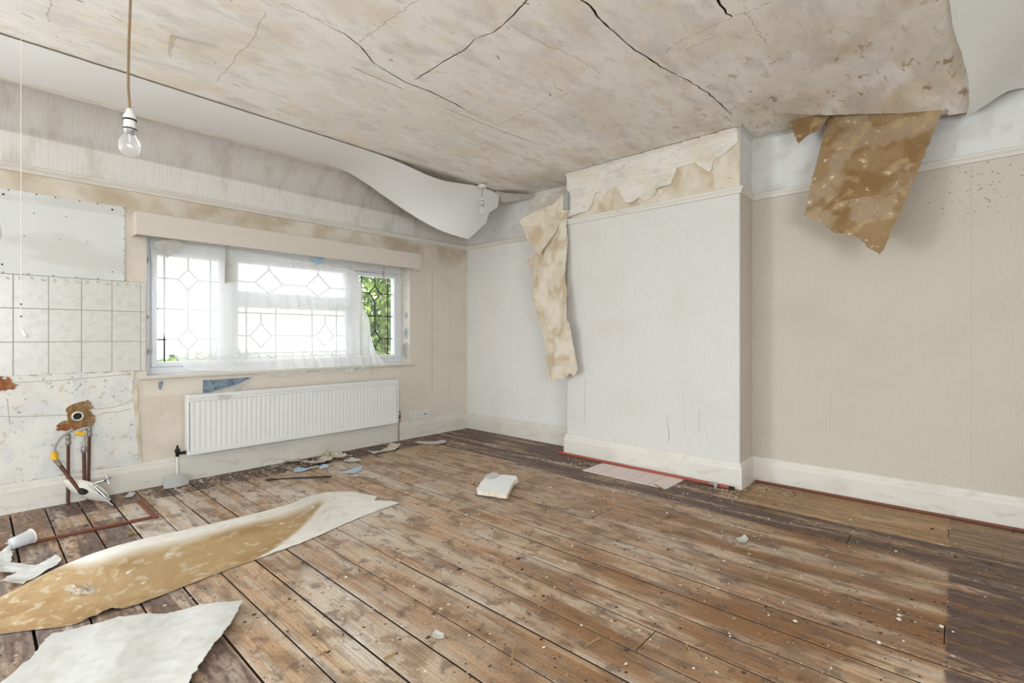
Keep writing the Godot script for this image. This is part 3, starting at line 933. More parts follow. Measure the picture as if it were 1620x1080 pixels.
func window_scene() -> void:
	var root := Node3D.new()
	root.name = "window_1"
	add_child(root)
	tag(root, "", "", "", "structure")
	var zf := -4.19      # room side of the frame
	var zb := -4.255
	var st := mb()
	box(st, Vector3(0.781, 0.742, zb), Vector3(0.838, 1.75, zf), 0.004)
	box(st, Vector3(2.877, 0.742, zb), Vector3(2.934, 1.75, zf), 0.004)
	box(st, Vector3(0.838, 0.742, zb), Vector3(2.877, 0.8, zf), 0.004)
	box(st, Vector3(0.838, 1.63, zb), Vector3(2.877, 1.75, zf), 0.004)
	put("outer_frame", done(st), M.upvc, root)
	put("mullion", boxm(Vector3(1.305, 0.8, zb), Vector3(1.37, 1.63, zf), 0.004), M.upvc, root)
	put("mullion", boxm(Vector3(2.348, 0.8, zb), Vector3(2.413, 1.63, zf), 0.004), M.upvc, root)
	put("transom", boxm(Vector3(1.37, 1.278, zb), Vector3(2.348, 1.344, zf), 0.004), M.upvc, root)
	# casements: [x0, x1, y0, y1, sash?]
	for c in [[0.838, 1.305, 0.8, 1.63, 0.034], [1.37, 2.348, 0.8, 1.278, 0.03], [1.37, 2.348, 1.344, 1.63, 0.03], [2.413, 2.877, 0.8, 1.63, 0.034]]:
		var s: float = c[4]
		st = mb()
		var z0 := zb + 0.012
		var z1 := zf + 0.014
		box(st, Vector3(c[0], c[2], z0), Vector3(c[0] + s, c[3], z1), 0.005)
		box(st, Vector3(c[1] - s, c[2], z0), Vector3(c[1], c[3], z1), 0.005)
		box(st, Vector3(c[0] + s, c[2], z0), Vector3(c[1] - s, c[2] + s, z1), 0.005)
		box(st, Vector3(c[0] + s, c[3] - s, z0), Vector3(c[1] - s, c[3], z1), 0.005)
		var sash := put("sash", done(st), M.upvc, root)
		put("pane", boxm(Vector3(c[0] + s * 0.8, c[2] + s * 0.8, -4.226), Vector3(c[1] - s * 0.8, c[3] - s * 0.8, -4.222)), M.glass, sash)
		# leaded lights
		st = mb()
		var a := Vector2(c[0] + s, c[2] + s)
		var b := Vector2(c[1] - s, c[3] - s)
		var w := b - a
		var zl := -4.219
		var P := func(u: float, v: float) -> Vector2: return a + Vector2(u, v) * w
		if w.x < 0.6:
			for u in [0.13, 0.87]: bar(st, P.call(u, 0), P.call(u, 1), zl)
			for v in [[0.79, 0.1], [0.5, 0.0], [0.21, 0.1]]:
				if v[1] > 0.0:
					bar(st, P.call(0, v[0]), P.call(0.34, v[0]), zl)
					bar(st, P.call(0.66, v[0]), P.call(1, v[0]), zl)
					for q in [[0.34, 0, 0.5, 1], [0.5, 1, 0.66, 0], [0.66, 0, 0.5, -1], [0.5, -1, 0.34, 0]]:
						bar(st, P.call(q[0], v[0] + q[1] * v[1]), P.call(q[2], v[0] + q[3] * v[1]), zl)
				else: bar(st, P.call(0, 0.5), P.call(1, 0.5), zl)
			bar(st, P.call(0.5, 1), P.call(0.5, 0.89), zl)
			bar(st, P.call(0.5, 0.69), P.call(0.5, 0.31), zl)
			bar(st, P.call(0.5, 0.11), P.call(0.5, 0), zl)
		elif w.y < 0.3:
			bar(st, P.call(0, 0.36), P.call(0.15, 0.36), zl)
			for cx in [0.27, 0.73]:
				for q in [[-0.12, 0.36, 0, 0.86], [0, 0.86, 0.12, 0.36], [0.12, 0.36, 0, -0.0], [0, 0.0, -0.12, 0.36]]:
					bar(st, P.call(cx + q[0], q[1]), P.call(cx + q[2], q[3]), zl)
				bar(st, P.call(cx, 0.86), P.call(cx, 1), zl)
			bar(st, P.call(0.39, 0.36), P.call(0.61, 0.36), zl)
			bar(st, P.call(0.85, 0.36), P.call(1, 0.36), zl)
		else:
			for u in [0.08, 0.33, 0.5, 0.67, 0.92]:
				if u == 0.5: continue
				bar(st, P.call(u, 0), P.call(u, 1), zl)
			for v in [0.12, 0.9]: bar(st, P.call(0, v), P.call(1, v), zl)
			for cx in [0.2, 0.8]:
				bar(st, P.call(cx, 0.9), P.call(cx, 0.7), zl)
				for q in [[-0.09, 0.46, 0, 0.7], [0, 0.7, 0.09, 0.46], [0.09, 0.46, 0, 0.22], [0, 0.22, -0.09, 0.46]]:
					bar(st, P.call(cx + q[0], q[1]), P.call(cx + q[2], q[3]), zl)
			bar(st, P.call(0, 0.46), P.call(0.11, 0.46), zl)
			bar(st, P.call(0.29, 0.46), P.call(0.71, 0.46), zl)
			bar(st, P.call(0.89, 0.46), P.call(1, 0.46), zl)
		put("lead_came", done(st), M.lead, sash)
	put("casement_handle", boxm(Vector3(1.316, 1.0, zf), Vector3(1.336, 1.1, zf + 0.03), 0.005), M.plastic_white, root)
	# sill and plaster reveals
	struct("trim_7", boxm(Vector3(0.735, 0.728, -4.2), Vector3(2.995, 0.752, WZ + 0.035), 0.006), M.gloss_white)
	st = mb()
	box(st, Vector3(0.776, 0.752, -4.2), Vector3(0.786, 1.76, WZ + 0.001))
	box(st, Vector3(2.929, 0.752, -4.2), Vector3(2.939, 1.76, WZ + 0.001))
	struct("trim_8", done(st), M.gloss_white)
	# pelmet
	var pm := thing("pelmet", "long cream boxed pelmet board fixed above the window", "pelmet", Vector3(0.70, 1.675, WZ))
	put("front_board", boxm(Vector3(0, 0.0, 0.12), Vector3(2.268, 0.15, 0.138), 0.003), M.pelmet, pm)
	put("top_board", boxm(Vector3(0, 0.132, 0.0), Vector3(2.268, 0.15, 0.12), 0.002), M.pelmet, pm)
	put("end_board", boxm(Vector3(0, 0.0, 0.0), Vector3(0.016, 0.132, 0.12), 0.002), M.pelmet, pm)
	put("end_board", boxm(Vector3(2.252, -0.006, 0.0), Vector3(2.268, 0.132, 0.12), 0.002), M.pelmet, pm)
	# net curtain on a stretched wire
	curtain()
	# things hanging about the window
	var t := thing("blind_cord", "knotted beige cord hanging in front of the clear right pane", "cord", Vector3(2.688, 1.69, -4.13))
	var pts := []
	for i in 40:
		var y := -0.86 * i / 39.0
		pts.append(Vector3(0.003 * sin(i * 1.3), y, 0.003 * cos(i * 1.3)))
	put("strand", tubem(pts, 0.0045, 6), M.rope, t)
	for k in [0.12, 0.3, 0.42, 0.6]:
		put("knot", lathem([Vector2(0.001, -0.012), Vector2(0.007, -0.006), Vector2(0.008, 0), Vector2(0.006, 0.008), Vector2(0.001, 0.012)], Vector3(0, -k, 0), Vector3.UP, 8), M.rope, t)
	var lp := []
	for i in 30:
		var a := TAU * i / 24.0
		lp.append(Vector3(0.035 * cos(a), 0.055 * sin(a), 0.002 * i))
	var lo := put("cable_loop", tubem(lp, 0.003, 6), M.plastic_white)
	lo.position = Vector3(2.9, 1.6, -4.15)
	tag(lo, "thin white loop of cable at the window's upper right corner", "cable")

func curtain() -> void:
	var root := thing("net_curtain", "torn white net curtain drooping across the leaded window", "curtain", Vector3.ZERO)
	put("wire", tubem([Vector3(0.79, 1.70, -4.075), Vector3(1.5, 1.672, -4.075), Vector3(2.35, 1.655, -4.075), Vector3(2.93, 1.645, -4.075)], 0.004, 6), M.cord_white, root)
	var f := func(p: Vector2) -> Vector3:
		var x := p.x
		var y := p.y
		var up := clampf((y - 0.75) / 0.92, 0.0, 1.0)
		var gather := smoothstep(1.35, 2.4, x)
		var side := smoothstep(1.05, 0.85, x)
		var conv := x + (2.36 - x) * 0.45 * gather * up * up    # folds run together toward the gathered top
		var fold := sin(conv * 34.0 + 1.4 * sin(conv * 11.0)) * 0.6 + 0.4 * sin(conv * 71.0 + 2.0)
		var z := -4.085 + lerpf(0.0035, 0.026, gather) * fold * (0.5 + 0.5 * absf(sin(conv * 6.0))) + 0.012 * side * sin(y * 9.0 + x * 30.0)
		z += 0.095 * pow(1.0 - clampf((y - 0.70) / 0.2, 0.0, 1.0), 1.5)
		var back := 0.019 * gather * (0.35 + 0.65 * absf(sin(conv * 5.0 + 0.7))) * sin(2.0 * (conv * 34.0 + 1.4 * sin(conv * 11.0)))
		return Vector3(x + back, y, z)
	var out := v2s([0.814, 1.683, 0.968, 1.683, 1.207, 1.679, 1.567, 1.667, 1.983, 1.647, 2.354, 1.624, 2.406, 1.466, 2.458, 1.263, 2.525, 1.058, 2.586, 0.859, 2.627, 0.743, 2.538, 0.729, 2.342, 0.721, 2.248, 0.691, 2.098, 0.722, 2.012, 0.699, 1.928, 0.725, 1.767, 0.713, 1.665, 0.693, 1.567, 0.714, 1.472, 0.729, 1.336, 0.747, 1.207, 0.763, 1.085, 0.769, 1.014, 0.787, 0.961, 0.87, 0.912, 0.968, 0.879, 1.091, 0.857, 1.244, 0.836, 1.417, 0.814, 1.588])
	var m := sheet(out, f, 0.013, 0.0008, 0.003, 12)
	put("net", m, [M.net, M.net, M.net], root)
	# scalloped embroidery near the hem
	var st := mb()
	var x := 1.02
	while x < 2.45:
		var pts := []
		for i in 9:
			var a := PI * i / 8.0
			var q := Vector2(x + 0.035 - 0.035 * cos(a), 0.87 - 0.022 * sin(a))
			pts.append(f.call(q) + Vector3(0, 0, 0.002))
		tube(st, pts, 0.0022, 5, false)
		x += 0.07
	put("embroidery", done(st), M.lace, root)
	var h := []
	for i in 60: h.append(f.call(Vector2(0.95 + 1.7 * i / 59.0, 1.69 - 0.035 * (0.95 + 1.7 * i / 59.0 - 0.8))) + Vector3(0, 0.004, 0))
	put("heading", tubem(h, 0.008, 6), M.lace, root)

# ------------------------------------------------------------------ fixtures on the window wall
func wall_fixtures() -> void:
	# radiator
	var r := thing("radiator", "long white ribbed panel radiator under the window", "radiator", Vector3(1.0, 0.19, WZ))
	var L := 1.72
	var H := 0.42
	var zf := 0.098
	var st := mb()
	st.set_smooth_group(1)
	var nr := 50
	var prev := Vector2.ZERO
	for i in nr * 6 + 1:
		var x := 0.012 + (L - 0.024) * i / (nr * 6.0)
		var ph := fmod(i / 6.0, 1.0)
		var cur := Vector2(x, zf + 0.0032 * smoothstep(0.0, 0.35, minf(ph, 1.0 - ph) * 1.6))
		if i > 0: quad(st, Vector3(prev.x, 0.03, prev.y), Vector3(prev.x, H - 0.045, prev.y), Vector3(cur.x, H - 0.045, cur.y), Vector3(cur.x, 0.03, cur.y))
		prev = cur
	put("front_panel", done(st), M.rad, r)
	st = mb()
	box(st, Vector3(0, 0.0, zf - 0.006), Vector3(L, 0.032, zf + 0.008), 0.004)
	box(st, Vector3(0, H - 0.05, zf - 0.006), Vector3(L, H - 0.028, zf + 0.008), 0.004)
	put("seam_edge", done(st), M.rad, r)
	put("back_panel", boxm(Vector3(0.01, 0.01, 0.03), Vector3(L - 0.01, H - 0.03, 0.04), 0.002), M.rad, r)
	put("end_panel", boxm(Vector3(-0.004, 0.0, 0.03), Vector3(0.008, H - 0.02, zf + 0.006), 0.003), M.rad, r)
	put("end_panel", boxm(Vector3(L - 0.008, 0.0, 0.03), Vector3(L + 0.004, H - 0.02, zf + 0.006), 0.003), M.rad, r)
	put("top_grille", boxm(Vector3(-0.004, H - 0.03, 0.026), Vector3(L + 0.004, H, zf + 0.01), 0.005), M.rad, r)
	# valves and tails
	st = mb()
	lathe(st, [Vector2(0.001, 0), Vector2(0.011, 0), Vector2(0.011, 0.025), Vector2(0.016, 0.028), Vector2(0.016, 0.05), Vector2(0.008, 0.055), Vector2(0.007, 0.075), Vector2(0.001, 0.078)], Vector3(-0.055, 0.0, 0.065), Vector3.UP, 12)
	tube(st, [Vector3(-0.055, 0.02, 0.065), Vector3(0.0, 0.02, 0.065)], [0.009, 0.012], 10)
	put("lockshield_valve", done(st), M.dark, r)
	st = mb()
	lathe(st, [Vector2(0.001, 0), Vector2(0.014, 0.002), Vector2(0.015, 0.03), Vector2(0.01, 0.034), Vector2(0.01, 0.05), Vector2(0.017, 0.054), Vector2(0.018, 0.1), Vector2(0.012, 0.108), Vector2(0.001, 0.11)], Vector3(L + 0.035, 0.0, 0.065), Vector3.UP, 14)
	tube(st, [Vector3(L + 0.035, 0.03, 0.065), Vector3(L, 0.03, 0.065)], 0.009, 10)
	put("thermostat_valve", done(st), M.steel, r)
	put("valve_collar", lathem([Vector2(0.0, 0), Vector2(0.019, 0), Vector2(0.019, 0.012), Vector2(0.0, 0.012)], Vector3(L + 0.035, 0.042, 0.065), Vector3.UP, 14), M.dark, r)
	put("tail_pipe", tubem([Vector3(-0.055, -0.19, 0.065), Vector3(-0.055, 0.0, 0.065)], 0.0085, 10), M.plastic_white, r)
	put("tail_pipe", tubem([Vector3(L + 0.035, -0.19, 0.065), Vector3(L + 0.035, 0.0, 0.065)], 0.0065, 10), M.steel, r)
	# sockets
	var s := thing("socket_outlet", "white double power socket above the skirting beside the radiator", "socket", Vector3(2.915, 0.178, WZ))
	put("plate", boxm(Vector3(0, 0, 0), Vector3(0.148, 0.087, 0.011), 0.004), M.plastic_white, s)
	for x in [0.037, 0.111]:
		for h in [[0.0, 0.024, 0.004, 0.008], [-0.011, 0.0, 0.0035, 0.005], [0.011, 0.0, 0.0035, 0.005]]:
			put("pin_hole", boxm(Vector3(x + h[0] - h[2], 0.028 + h[1] - h[3] * 0.5, 0.0105), Vector3(x + h[0] + h[2], 0.028 + h[1] + h[3] * 0.5, 0.0117)), M.dark, s)
		put("rocker_switch", boxm(Vector3(x - 0.005 + (0.02 if x < 0.07 else -0.02), 0.062, 0.01), Vector3(x + 0.005 + (0.02 if x < 0.07 else -0.02), 0.076, 0.0135), 0.002), M.plastic_white, s)
	s = thing("aerial_socket", "white single aerial socket right of the double power socket", "socket", Vector3(3.068, 0.178, WZ))
	put("plate", boxm(Vector3(0, 0, 0), Vector3(0.087, 0.087, 0.01), 0.004), M.plastic_white, s)
	put("port", lathem([Vector2(0.001, 0.009), Vector2(0.009, 0.009), Vector2(0.009, 0.013), Vector2(0.001, 0.013)], Vector3(0.0435, 0.0435, 0), Vector3.BACK, 14), M.dark, s)
	for x in [0.014, 0.073]: put("screw", lathem([Vector2(0.001, 0.009), Vector2(0.003, 0.009), Vector2(0.003, 0.0115), Vector2(0.001, 0.0115)], Vector3(x, 0.0435, 0), Vector3.BACK, 8), M.dark, s)
	# white board over the old cooker niche
	var b := thing("wall_board", "screwed white board panel on the wall above the tiles", "panel", Vector3(-0.62, 1.378, WZ))
	put("board", boxm(Vector3(0, 0, 0), Vector3(1.287, 0.484, 0.014), 0.002), M.board, b)
	var rr := RandomNumberGenerator.new()
	rr.seed = 8
	var scr := []
	for i in 13: scr.append([0.02 + 1.25 * i / 12.0 + rr.randf_range(-0.02, 0.02), 0.478, 0.004]); 
	for i in 13: scr.append([0.02 + 1.25 * i / 12.0 + rr.randf_range(-0.02, 0.02), 0.006, 0.0035])
	for i in 6: scr.append([1.28, 0.05 + 0.075 * i, 0.003])
	for q in [[0.735, 0.45, 0.006], [1.222, 0.455, 0.0065], [0.73, 0.05, 0.005], [1.222, 0.055, 0.004], [0.86, 0.365, 0.003], [1.0, 0.37, 0.003], [0.82, 0.225, 0.003], [0.97, 0.225, 0.003], [1.1, 0.23, 0.003]]: scr.append(q)
	for q in scr:
		put("screw", lathem([Vector2(0.0005, 0.0), Vector2(q[2], 0.0), Vector2(q[2] * 0.8, 0.0025), Vector2(0.0005, 0.003)], Vector3(q[0], q[1], 0.0138), Vector3.BACK, 8), M.dark, b)
	# tiles
	put("grout_bed", boxm(Vector3(-0.62, 0.786, WZ), Vector3(0.781, 1.378, WZ + 0.005)), M.grout, wall_back)
	var cols := []
	for i in range(-6, 4): cols.append([0.155 + 0.149 * (i + 0.0), 0.155 + 0.149 * (i + 1.0)])
	cols.append([0.751, 0.781])
	for row in 3:
		var y0 := 0.788 + 0.1965 * row
		for c in cols:
			var x0: float = maxf(c[0], -0.62) + 0.0016
			var x1: float = c[1] - 0.0016
			if x1 - x0 < 0.01: continue
			var lift := rr.randf_range(-0.0006, 0.0006)
			var tile := put("tile", boxm(Vector3(x0, y0 + 0.0016, WZ + 0.003), Vector3(x1, y0 + 0.1965 - 0.0016, WZ + 0.0105 + lift), 0.0018), M.tile, wall_back)
			if row == 2 and x1 - x0 > 0.1: # embossed sprigs on the top course
				for k in 3:
					var sp := mb()
					var cx := x0 + 0.02 + 0.05 * k
					var cy := 1.352 + 0.006 * sin(k * 2.0)
					var zt := WZ + 0.0108 + lift
					var stem := []
					for j in 3:
						var a := -0.6 + 0.9 * j + 0.3 * k
						stem = [Vector3(cx, cy, zt), Vector3(cx + 0.009 * cos(a), cy + 0.009 * sin(a), zt + 0.0004), Vector3(cx + 0.016 * cos(a + 0.3), cy + 0.016 * sin(a + 0.3), zt)]
						tube(sp, stem, [0.001, 0.0028, 0.0008], 5)
					put("sprig", done(sp), M.tile_print, tile)
	# bare plaster below
	var pp := sheet(v2s([-0.62, 0.79, 0.715, 0.79, 0.705, 0.7, 0.712, 0.6, 0.72, 0.5, 0.728, 0.4, 0.735, 0.3, 0.745, 0.172, -0.62, 0.172]), func(p: Vector2) -> Vector3: return Vector3(p.x, p.y, WZ + 0.005), 0.05, 0.01, 0.012, 4)
	struct("plaster_patch", pp, [M.plaster, M.plaster, M.brown_plaster])
	for q in [[0.102, 0.74, 0.06, 0.045, "red"]]:
		pass
	ragged("plaster_hole", "rusty brown hole in the plaster below the left tiles", Vector2(0.085, 0.742), Vector2(0.07, 0.045), WZ + 0.012, M.red_plaster, 31)
	var bn := FastNoiseLite.new()
	bn.seed = 32
	bn.frequency = 28.0
	var bp := put("broken_plaster", sheet(v2s([0.38, 0.573, 0.4, 0.594, 0.424, 0.608, 0.449, 0.609, 0.485, 0.618, 0.501, 0.596, 0.507, 0.571, 0.494, 0.56, 0.504, 0.531, 0.516, 0.517, 0.516, 0.476, 0.504, 0.461, 0.491, 0.435, 0.473, 0.429, 0.46, 0.455, 0.436, 0.447, 0.412, 0.438, 0.389, 0.437, 0.377, 0.451, 0.354, 0.462, 0.336, 0.472, 0.342, 0.487, 0.365, 0.5, 0.386, 0.505, 0.383, 0.533, 0.389, 0.548]), func(p: Vector2) -> Vector3: return Vector3(p.x, p.y, WZ + 0.0125 + 0.006 * bn.get_noise_2d(p.x, p.y)), 0.009, 0.004, 0.006, 32), M.brown_plaster)
	tag(bp, "ragged brown patch of broken plaster round the waste pipe", "plaster")
	ragged("brick_exposure", "reddish crumbling patch of plaster under the waste pipe", Vector2(0.40, 0.462), Vector2(0.055, 0.02), WZ + 0.0165, M.red_plaster, 33)
	plumbing()
	# edge of the papered wall, torn away beside the plaster
	var torn := sheet(v2s([0.712, 0.7, 0.73, 0.705, 0.735, 0.62, 0.728, 0.56, 0.742, 0.5, 0.738, 0.42, 0.752, 0.35, 0.748, 0.26, 0.76, 0.175, 0.742, 0.175, 0.735, 0.3, 0.72, 0.5, 0.705, 0.6]), func(p: Vector2) -> Vector3: return Vector3(p.x, p.y, WZ + 0.012), 0.012, 0.004, 0.006, 6)
	var to := put("plaster_edge", torn, M.tan)
	tag(to, "narrow ochre strip of torn plaster edge below the window's left end", "plaster")
	# blue under-layer and the curl of paper above the radiator
	var bl := sheet(v2s([1.117, 0.701, 1.216, 0.699, 1.344, 0.7, 1.466, 0.702, 1.331, 0.649, 1.237, 0.623, 1.117, 0.6]), func(p: Vector2) -> Vector3: return Vector3(p.x, p.y, WZ + 0.002), 0.02, 0.002, 0.003, 7)
	var bo := put("blue_patch", bl, M.blue_wall)
	tag(bo, "bare blue patch of wall under the sill above the radiator", "wall patch")
	var cf := func(p: Vector2) -> Vector3:
		return Vector3(p.x, p.y, WZ + 0.004 + 0.12 * sin(PI * 0.5 * clampf((1.45 - p.x) / 0.25, 0, 1)) * clampf((0.70 - p.y) / 0.12, 0.0, 1.0))
	var cu := put("wallpaper_curl", sheet(v2s([1.457, 0.703, 1.331, 0.649, 1.237, 0.613, 1.178, 0.6, 1.187, 0.562, 1.245, 0.566, 1.314, 0.607, 1.389, 0.654, 1.462, 0.683]), cf, 0.015, 0.0012, 0.002, 8), [M.paper, M.paper, M.paper_edge])
	tag(cu, "pale curl of wallpaper peeling down onto the radiator top", "paper")
	var hk := put("wallpaper_tear", sheet(v2s([0.852, 0.706, 0.874, 0.713, 0.877, 0.695, 0.866, 0.661, 0.859, 0.649, 0.848, 0.671]), func(p: Vector2) -> Vector3: return Vector3(p.x, p.y, WZ + 0.006 + 0.02 * (0.71 - p.y)), 0.008, 0.0015, 0.001, 9), [M.blue_wall, M.blue_wall, M.paper])
	tag(hk, "tiny blue-backed tear in the wallpaper below the sill's left end", "paper")
	# papers peeling at the window head
	var c1 := put("paper_curl", sheet(v2s([0.823, 1.661, 0.949, 1.696, 1.002, 1.655, 0.931, 1.589, 0.901, 1.559, 0.883, 1.596, 0.84, 1.607]), func(p: Vector2) -> Vector3: return Vector3(p.x, p.y, -3.99 - 0.09 * clampf((1.72 - p.y) / 0.1, -0.3, 1.0) * 0.6), 0.012, 0.0012, 0.002, 10), [M.paper, M.paper, M.paper_edge])
	tag(c1, "grey folded paper tear below the pelmet's left end", "paper")
	var c2 := put("paper_curl", sheet(v2s([1.242, 1.688, 1.271, 1.692, 1.319, 1.424, 1.238, 1.408]), func(p: Vector2) -> Vector3: return Vector3(p.x, p.y, -3.97 - 0.02 * cos((p.x - 1.28) * 40.0)), 0.012, 0.0012, 0.001, 11), [M.paper, M.paper, M.paper_edge])
	tag(c2, "tapering grey paper strip hanging down over the window mullion", "paper")
	var c3 := put("paper_curl", sheet(v2s([1.889, 1.679, 2.021, 1.689, 1.982, 1.63, 1.949, 1.616]), func(p: Vector2) -> Vector3: return Vector3(p.x, p.y, -4.0), 0.01, 0.0012, 0.0, 12), [M.blue_paper, M.blue_paper, M.paper_edge])
	tag(c3, "small blue triangle of paper hanging below the pelmet's middle", "paper")
	for q in [[[2.922, 1.27, 2.905, 1.22, 2.925, 1.19, 2.928, 1.24], 13, "blue", "upper blue paper tear on the window's right reveal", 0.05], [[2.925, 1.12, 2.89, 1.05, 2.92, 0.98, 2.928, 1.06], 14, "blue", "lower blue paper tear on the window's right reveal", 0.06], [[2.926, 0.96, 2.86, 0.92, 2.87, 0.83, 2.928, 0.78], 15, "paper", "grey peeled paper at the foot of the window's right reveal", 0.05], [[2.926, 1.42, 2.91, 1.41, 2.922, 1.38], 16, "paper", "tiny grey tear high on the window's right reveal", 0.02]]:
		var fx := func(p: Vector2) -> Vector3: return Vector3(p.x, p.y, -4.09 + 0.3 * (2.93 - p.x))
		var mm = M.blue_paper if q[2] == "blue" else M.paper
		tag(put("reveal_paper", sheet(v2s(q[0]), fx, 0.012, 0.0012, 0.003, q[1]), [mm, mm, M.paper]), q[3], "paper")
	for q in [[0.79, 1.58, 0.018, 0.1, "long grey paper flake high on the window's left reveal"], [0.79, 1.17, 0.02, 0.05, "small blue-grey flake midway up the window's left reveal"], [0.79, 0.94, 0.035, 0.06, "curled grey flake low on the window's left reveal"]]:
		var o := v2s([q[0], q[1], q[0] + q[2], q[1] - q[3] * 0.4, q[0] + q[2] * 0.4, q[1] - q[3] * 0.7, q[0], q[1] - q[3]])
		tag(put("reveal_paper", sheet(o, func(p: Vector2) -> Vector3: return Vector3(p.x, p.y, -4.09 + 0.4 * (p.x - 0.785)), 0.01, 0.0012, 0.002, 17), [M.grey, M.paper, M.paper]), q[4], "paper")

# a flat crumbly patch with an irregular edge on the window wall
func ragged(called: String, label: String, c: Vector2, r: Vector2, z: float, m: Material, sd: int) -> void:
	var nz := FastNoiseLite.new()
	nz.seed = sd
	nz.frequency = 0.9
	var o := PackedVector2Array()
	for i in 90:
		var a := TAU * i / 90.0
		var k := 1.0 + 0.35 * nz.get_noise_2d(cos(a) * 1.3, sin(a) * 1.3) + 0.35 * nz.get_noise_2d(cos(a) * 4.0 + 9.0, sin(a) * 4.0)
		o.append(c + Vector2(cos(a) * r.x, sin(a) * r.y) * k)
	var n2 := FastNoiseLite.new()
	n2.seed = sd
	n2.frequency = 30.0
	var mesh := sheet(o, func(p: Vector2) -> Vector3: return Vector3(p.x, p.y, z + 0.004 * n2.get_noise_2d(p.x, p.y)), 0.012, 0.004, 0.01, sd)
	tag(put(called, mesh, m), label, "plaster")

func plumbing() -> void:
	var w := thing("waste_pipe", "white-rimmed waste pipe opening in the broken plaster", "pipe", Vector3(0.433, 0.525, WZ))
	put("rim", lathem([Vector2(0.021, 0.0), Vector2(0.027, 0.0), Vector2(0.029, 0.012), Vector2(0.028, 0.028), Vector2(0.024, 0.03), Vector2(0.021, 0.026), Vector2(0.02, 0.0)], Vector3.ZERO, Vector3.BACK, 28), M.plastic_white, w)
	put("seal", lathem([Vector2(0.0215, 0.024), Vector2(0.0215, 0.004), Vector2(0.016, 0.004), Vector2(0.016, 0.022), Vector2(0.0215, 0.024)], Vector3.ZERO, Vector3.BACK, 24), M.dark, w)
	put("bore", lathem([Vector2(0.0165, 0.0215), Vector2(0.0005, 0.0205)], Vector3.ZERO, Vector3.BACK, 20), M.dark, w)  # flat dark disc stands in for the shaded inside of the pipe
	# upright copper pipes against the wall
	var z := WZ + 0.07
	var p1 := thing("copper_pipe", "left upright copper pipe with compression joint below the waste pipe", "pipe", Vector3(0.385, 0, z), "copper supply pipes")
	put("tube", tubem([Vector3(0, 0.0, 0), Vector3(0, 0.37, 0)], 0.0085, 10), M.copper, p1)
	put("fitting", lathem([Vector2(0.009, 0.36), Vector2(0.014, 0.365), Vector2(0.014, 0.385), Vector2(0.01, 0.39), Vector2(0.013, 0.395), Vector2(0.013, 0.425), Vector2(0.004, 0.43)], Vector3.ZERO, Vector3.UP, 10), M.steel, p1)
	var p2 := thing("copper_pipe", "right upright copper pipe reaching highest beside the waste pipe", "pipe", Vector3(0.482, 0, z), "copper supply pipes")
	put("tube", tubem([Vector3(-0.005, 0.0, 0), Vector3(0, 0.40, 0)], 0.0085, 10), M.copper, p2)
	put("fitting", lathem([Vector2(0.009, 0.395), Vector2(0.014, 0.4), Vector2(0.014, 0.42), Vector2(0.01, 0.425), Vector2(0.013, 0.43), Vector2(0.012, 0.46), Vector2(0.004, 0.465)], Vector3.ZERO, Vector3.UP, 10), M.steel, p2)
	put("elbow", tubem(curve([Vector3(0, 0.455, 0), Vector3(-0.03, 0.45, 0.01), Vector3(-0.07, 0.425, 0.02)], 5), 0.008, 8), M.grey, p2)
	var p3 := thing("copper_pipe", "middle copper pipe with a yellow valve rising behind the broken basin", "pipe", Vector3(0.452, 0, z + 0.04), "copper supply pipes")
	put("tube", tubem([Vector3(0.004, 0.08, 0), Vector3(0, 0.32, 0)], 0.0095, 10), M.copper, p3)
	put("fitting", lathem([Vector2(0.01, 0.31), Vector2(0.015, 0.315), Vector2(0.015, 0.345), Vector2(0.01, 0.35)], Vector3.ZERO, Vector3.UP, 10), M.steel, p3)
	put("hose", tubem([Vector3(0, 0.35, 0), Vector3(0.002, 0.39, 0), Vector3(0, 0.41, -0.002)], 0.0085, 8), M.grey, p3)
	put("valve_lever", boxm(Vector3(-0.045, 0.405, -0.01), Vector3(0.006, 0.428, 0.012), 0.006), M.yellow, p3)
	p3.get_node("valve_lever").rotation.z = -0.35
	p3.get_node("valve_lever").position = Vector3(-0.14, 0.03, 0)
	var p4 := thing("copper_pipe", "leaning copper pipe with grey hose and yellow nut at the left", "pipe", Vector3(0.33, 0, z + 0.05), "copper supply pipes")
	put("tube", tubem([Vector3(0.10, 0.09, 0.03), Vector3(0.01, 0.265, 0)], 0.0095, 10), M.copper, p4)
	put("fitting", tubem([Vector3(0.014, 0.258, 0), Vector3(-0.006, 0.295, 0)], 0.013, 10), M.steel, p4)
	put("nut", tubem([Vector3(-0.008, 0.295, 0), Vector3(-0.012, 0.34, 0)], [0.017, 0.019], 6), M.yellow, p4)
	put("hose", tubem(curve([Vector3(-0.012, 0.335, 0), Vector3(-0.008, 0.375, -0.005), Vector3(0.015, 0.415, -0.01), Vector3(0.05, 0.44, -0.03), Vector3(0.075, 0.452, -0.05)], 6), 0.0095, 10), M.grey, p4)
	# the broken basin with its tap
	var bs := thing("broken_basin", "broken cream basin shard leaning against the skirting with a chrome tap", "basin", Vector3(0.44, 0.0, WZ + 0.13))
	var shell := func(p: Vector2) -> Vector3:
		var u := p.x
		var v := p.y
		var along := Vector3(0.2, -0.155, 0.07)
		var o := Vector3(-0.075, 0.16, -0.03)
		var wdt := 0.1 * sin(PI * clampf(u, 0.03, 0.97)) ** 0.7
		return o + along * u + Vector3(0.55, 0.55, 0.35).normalized() * wdt * (v - 0.45) + Vector3(-0.3, -0.2, 0.9).normalized() * 0.03 * (1.0 - pow(2.0 * v - 1.0, 2)) * sin(PI * u)
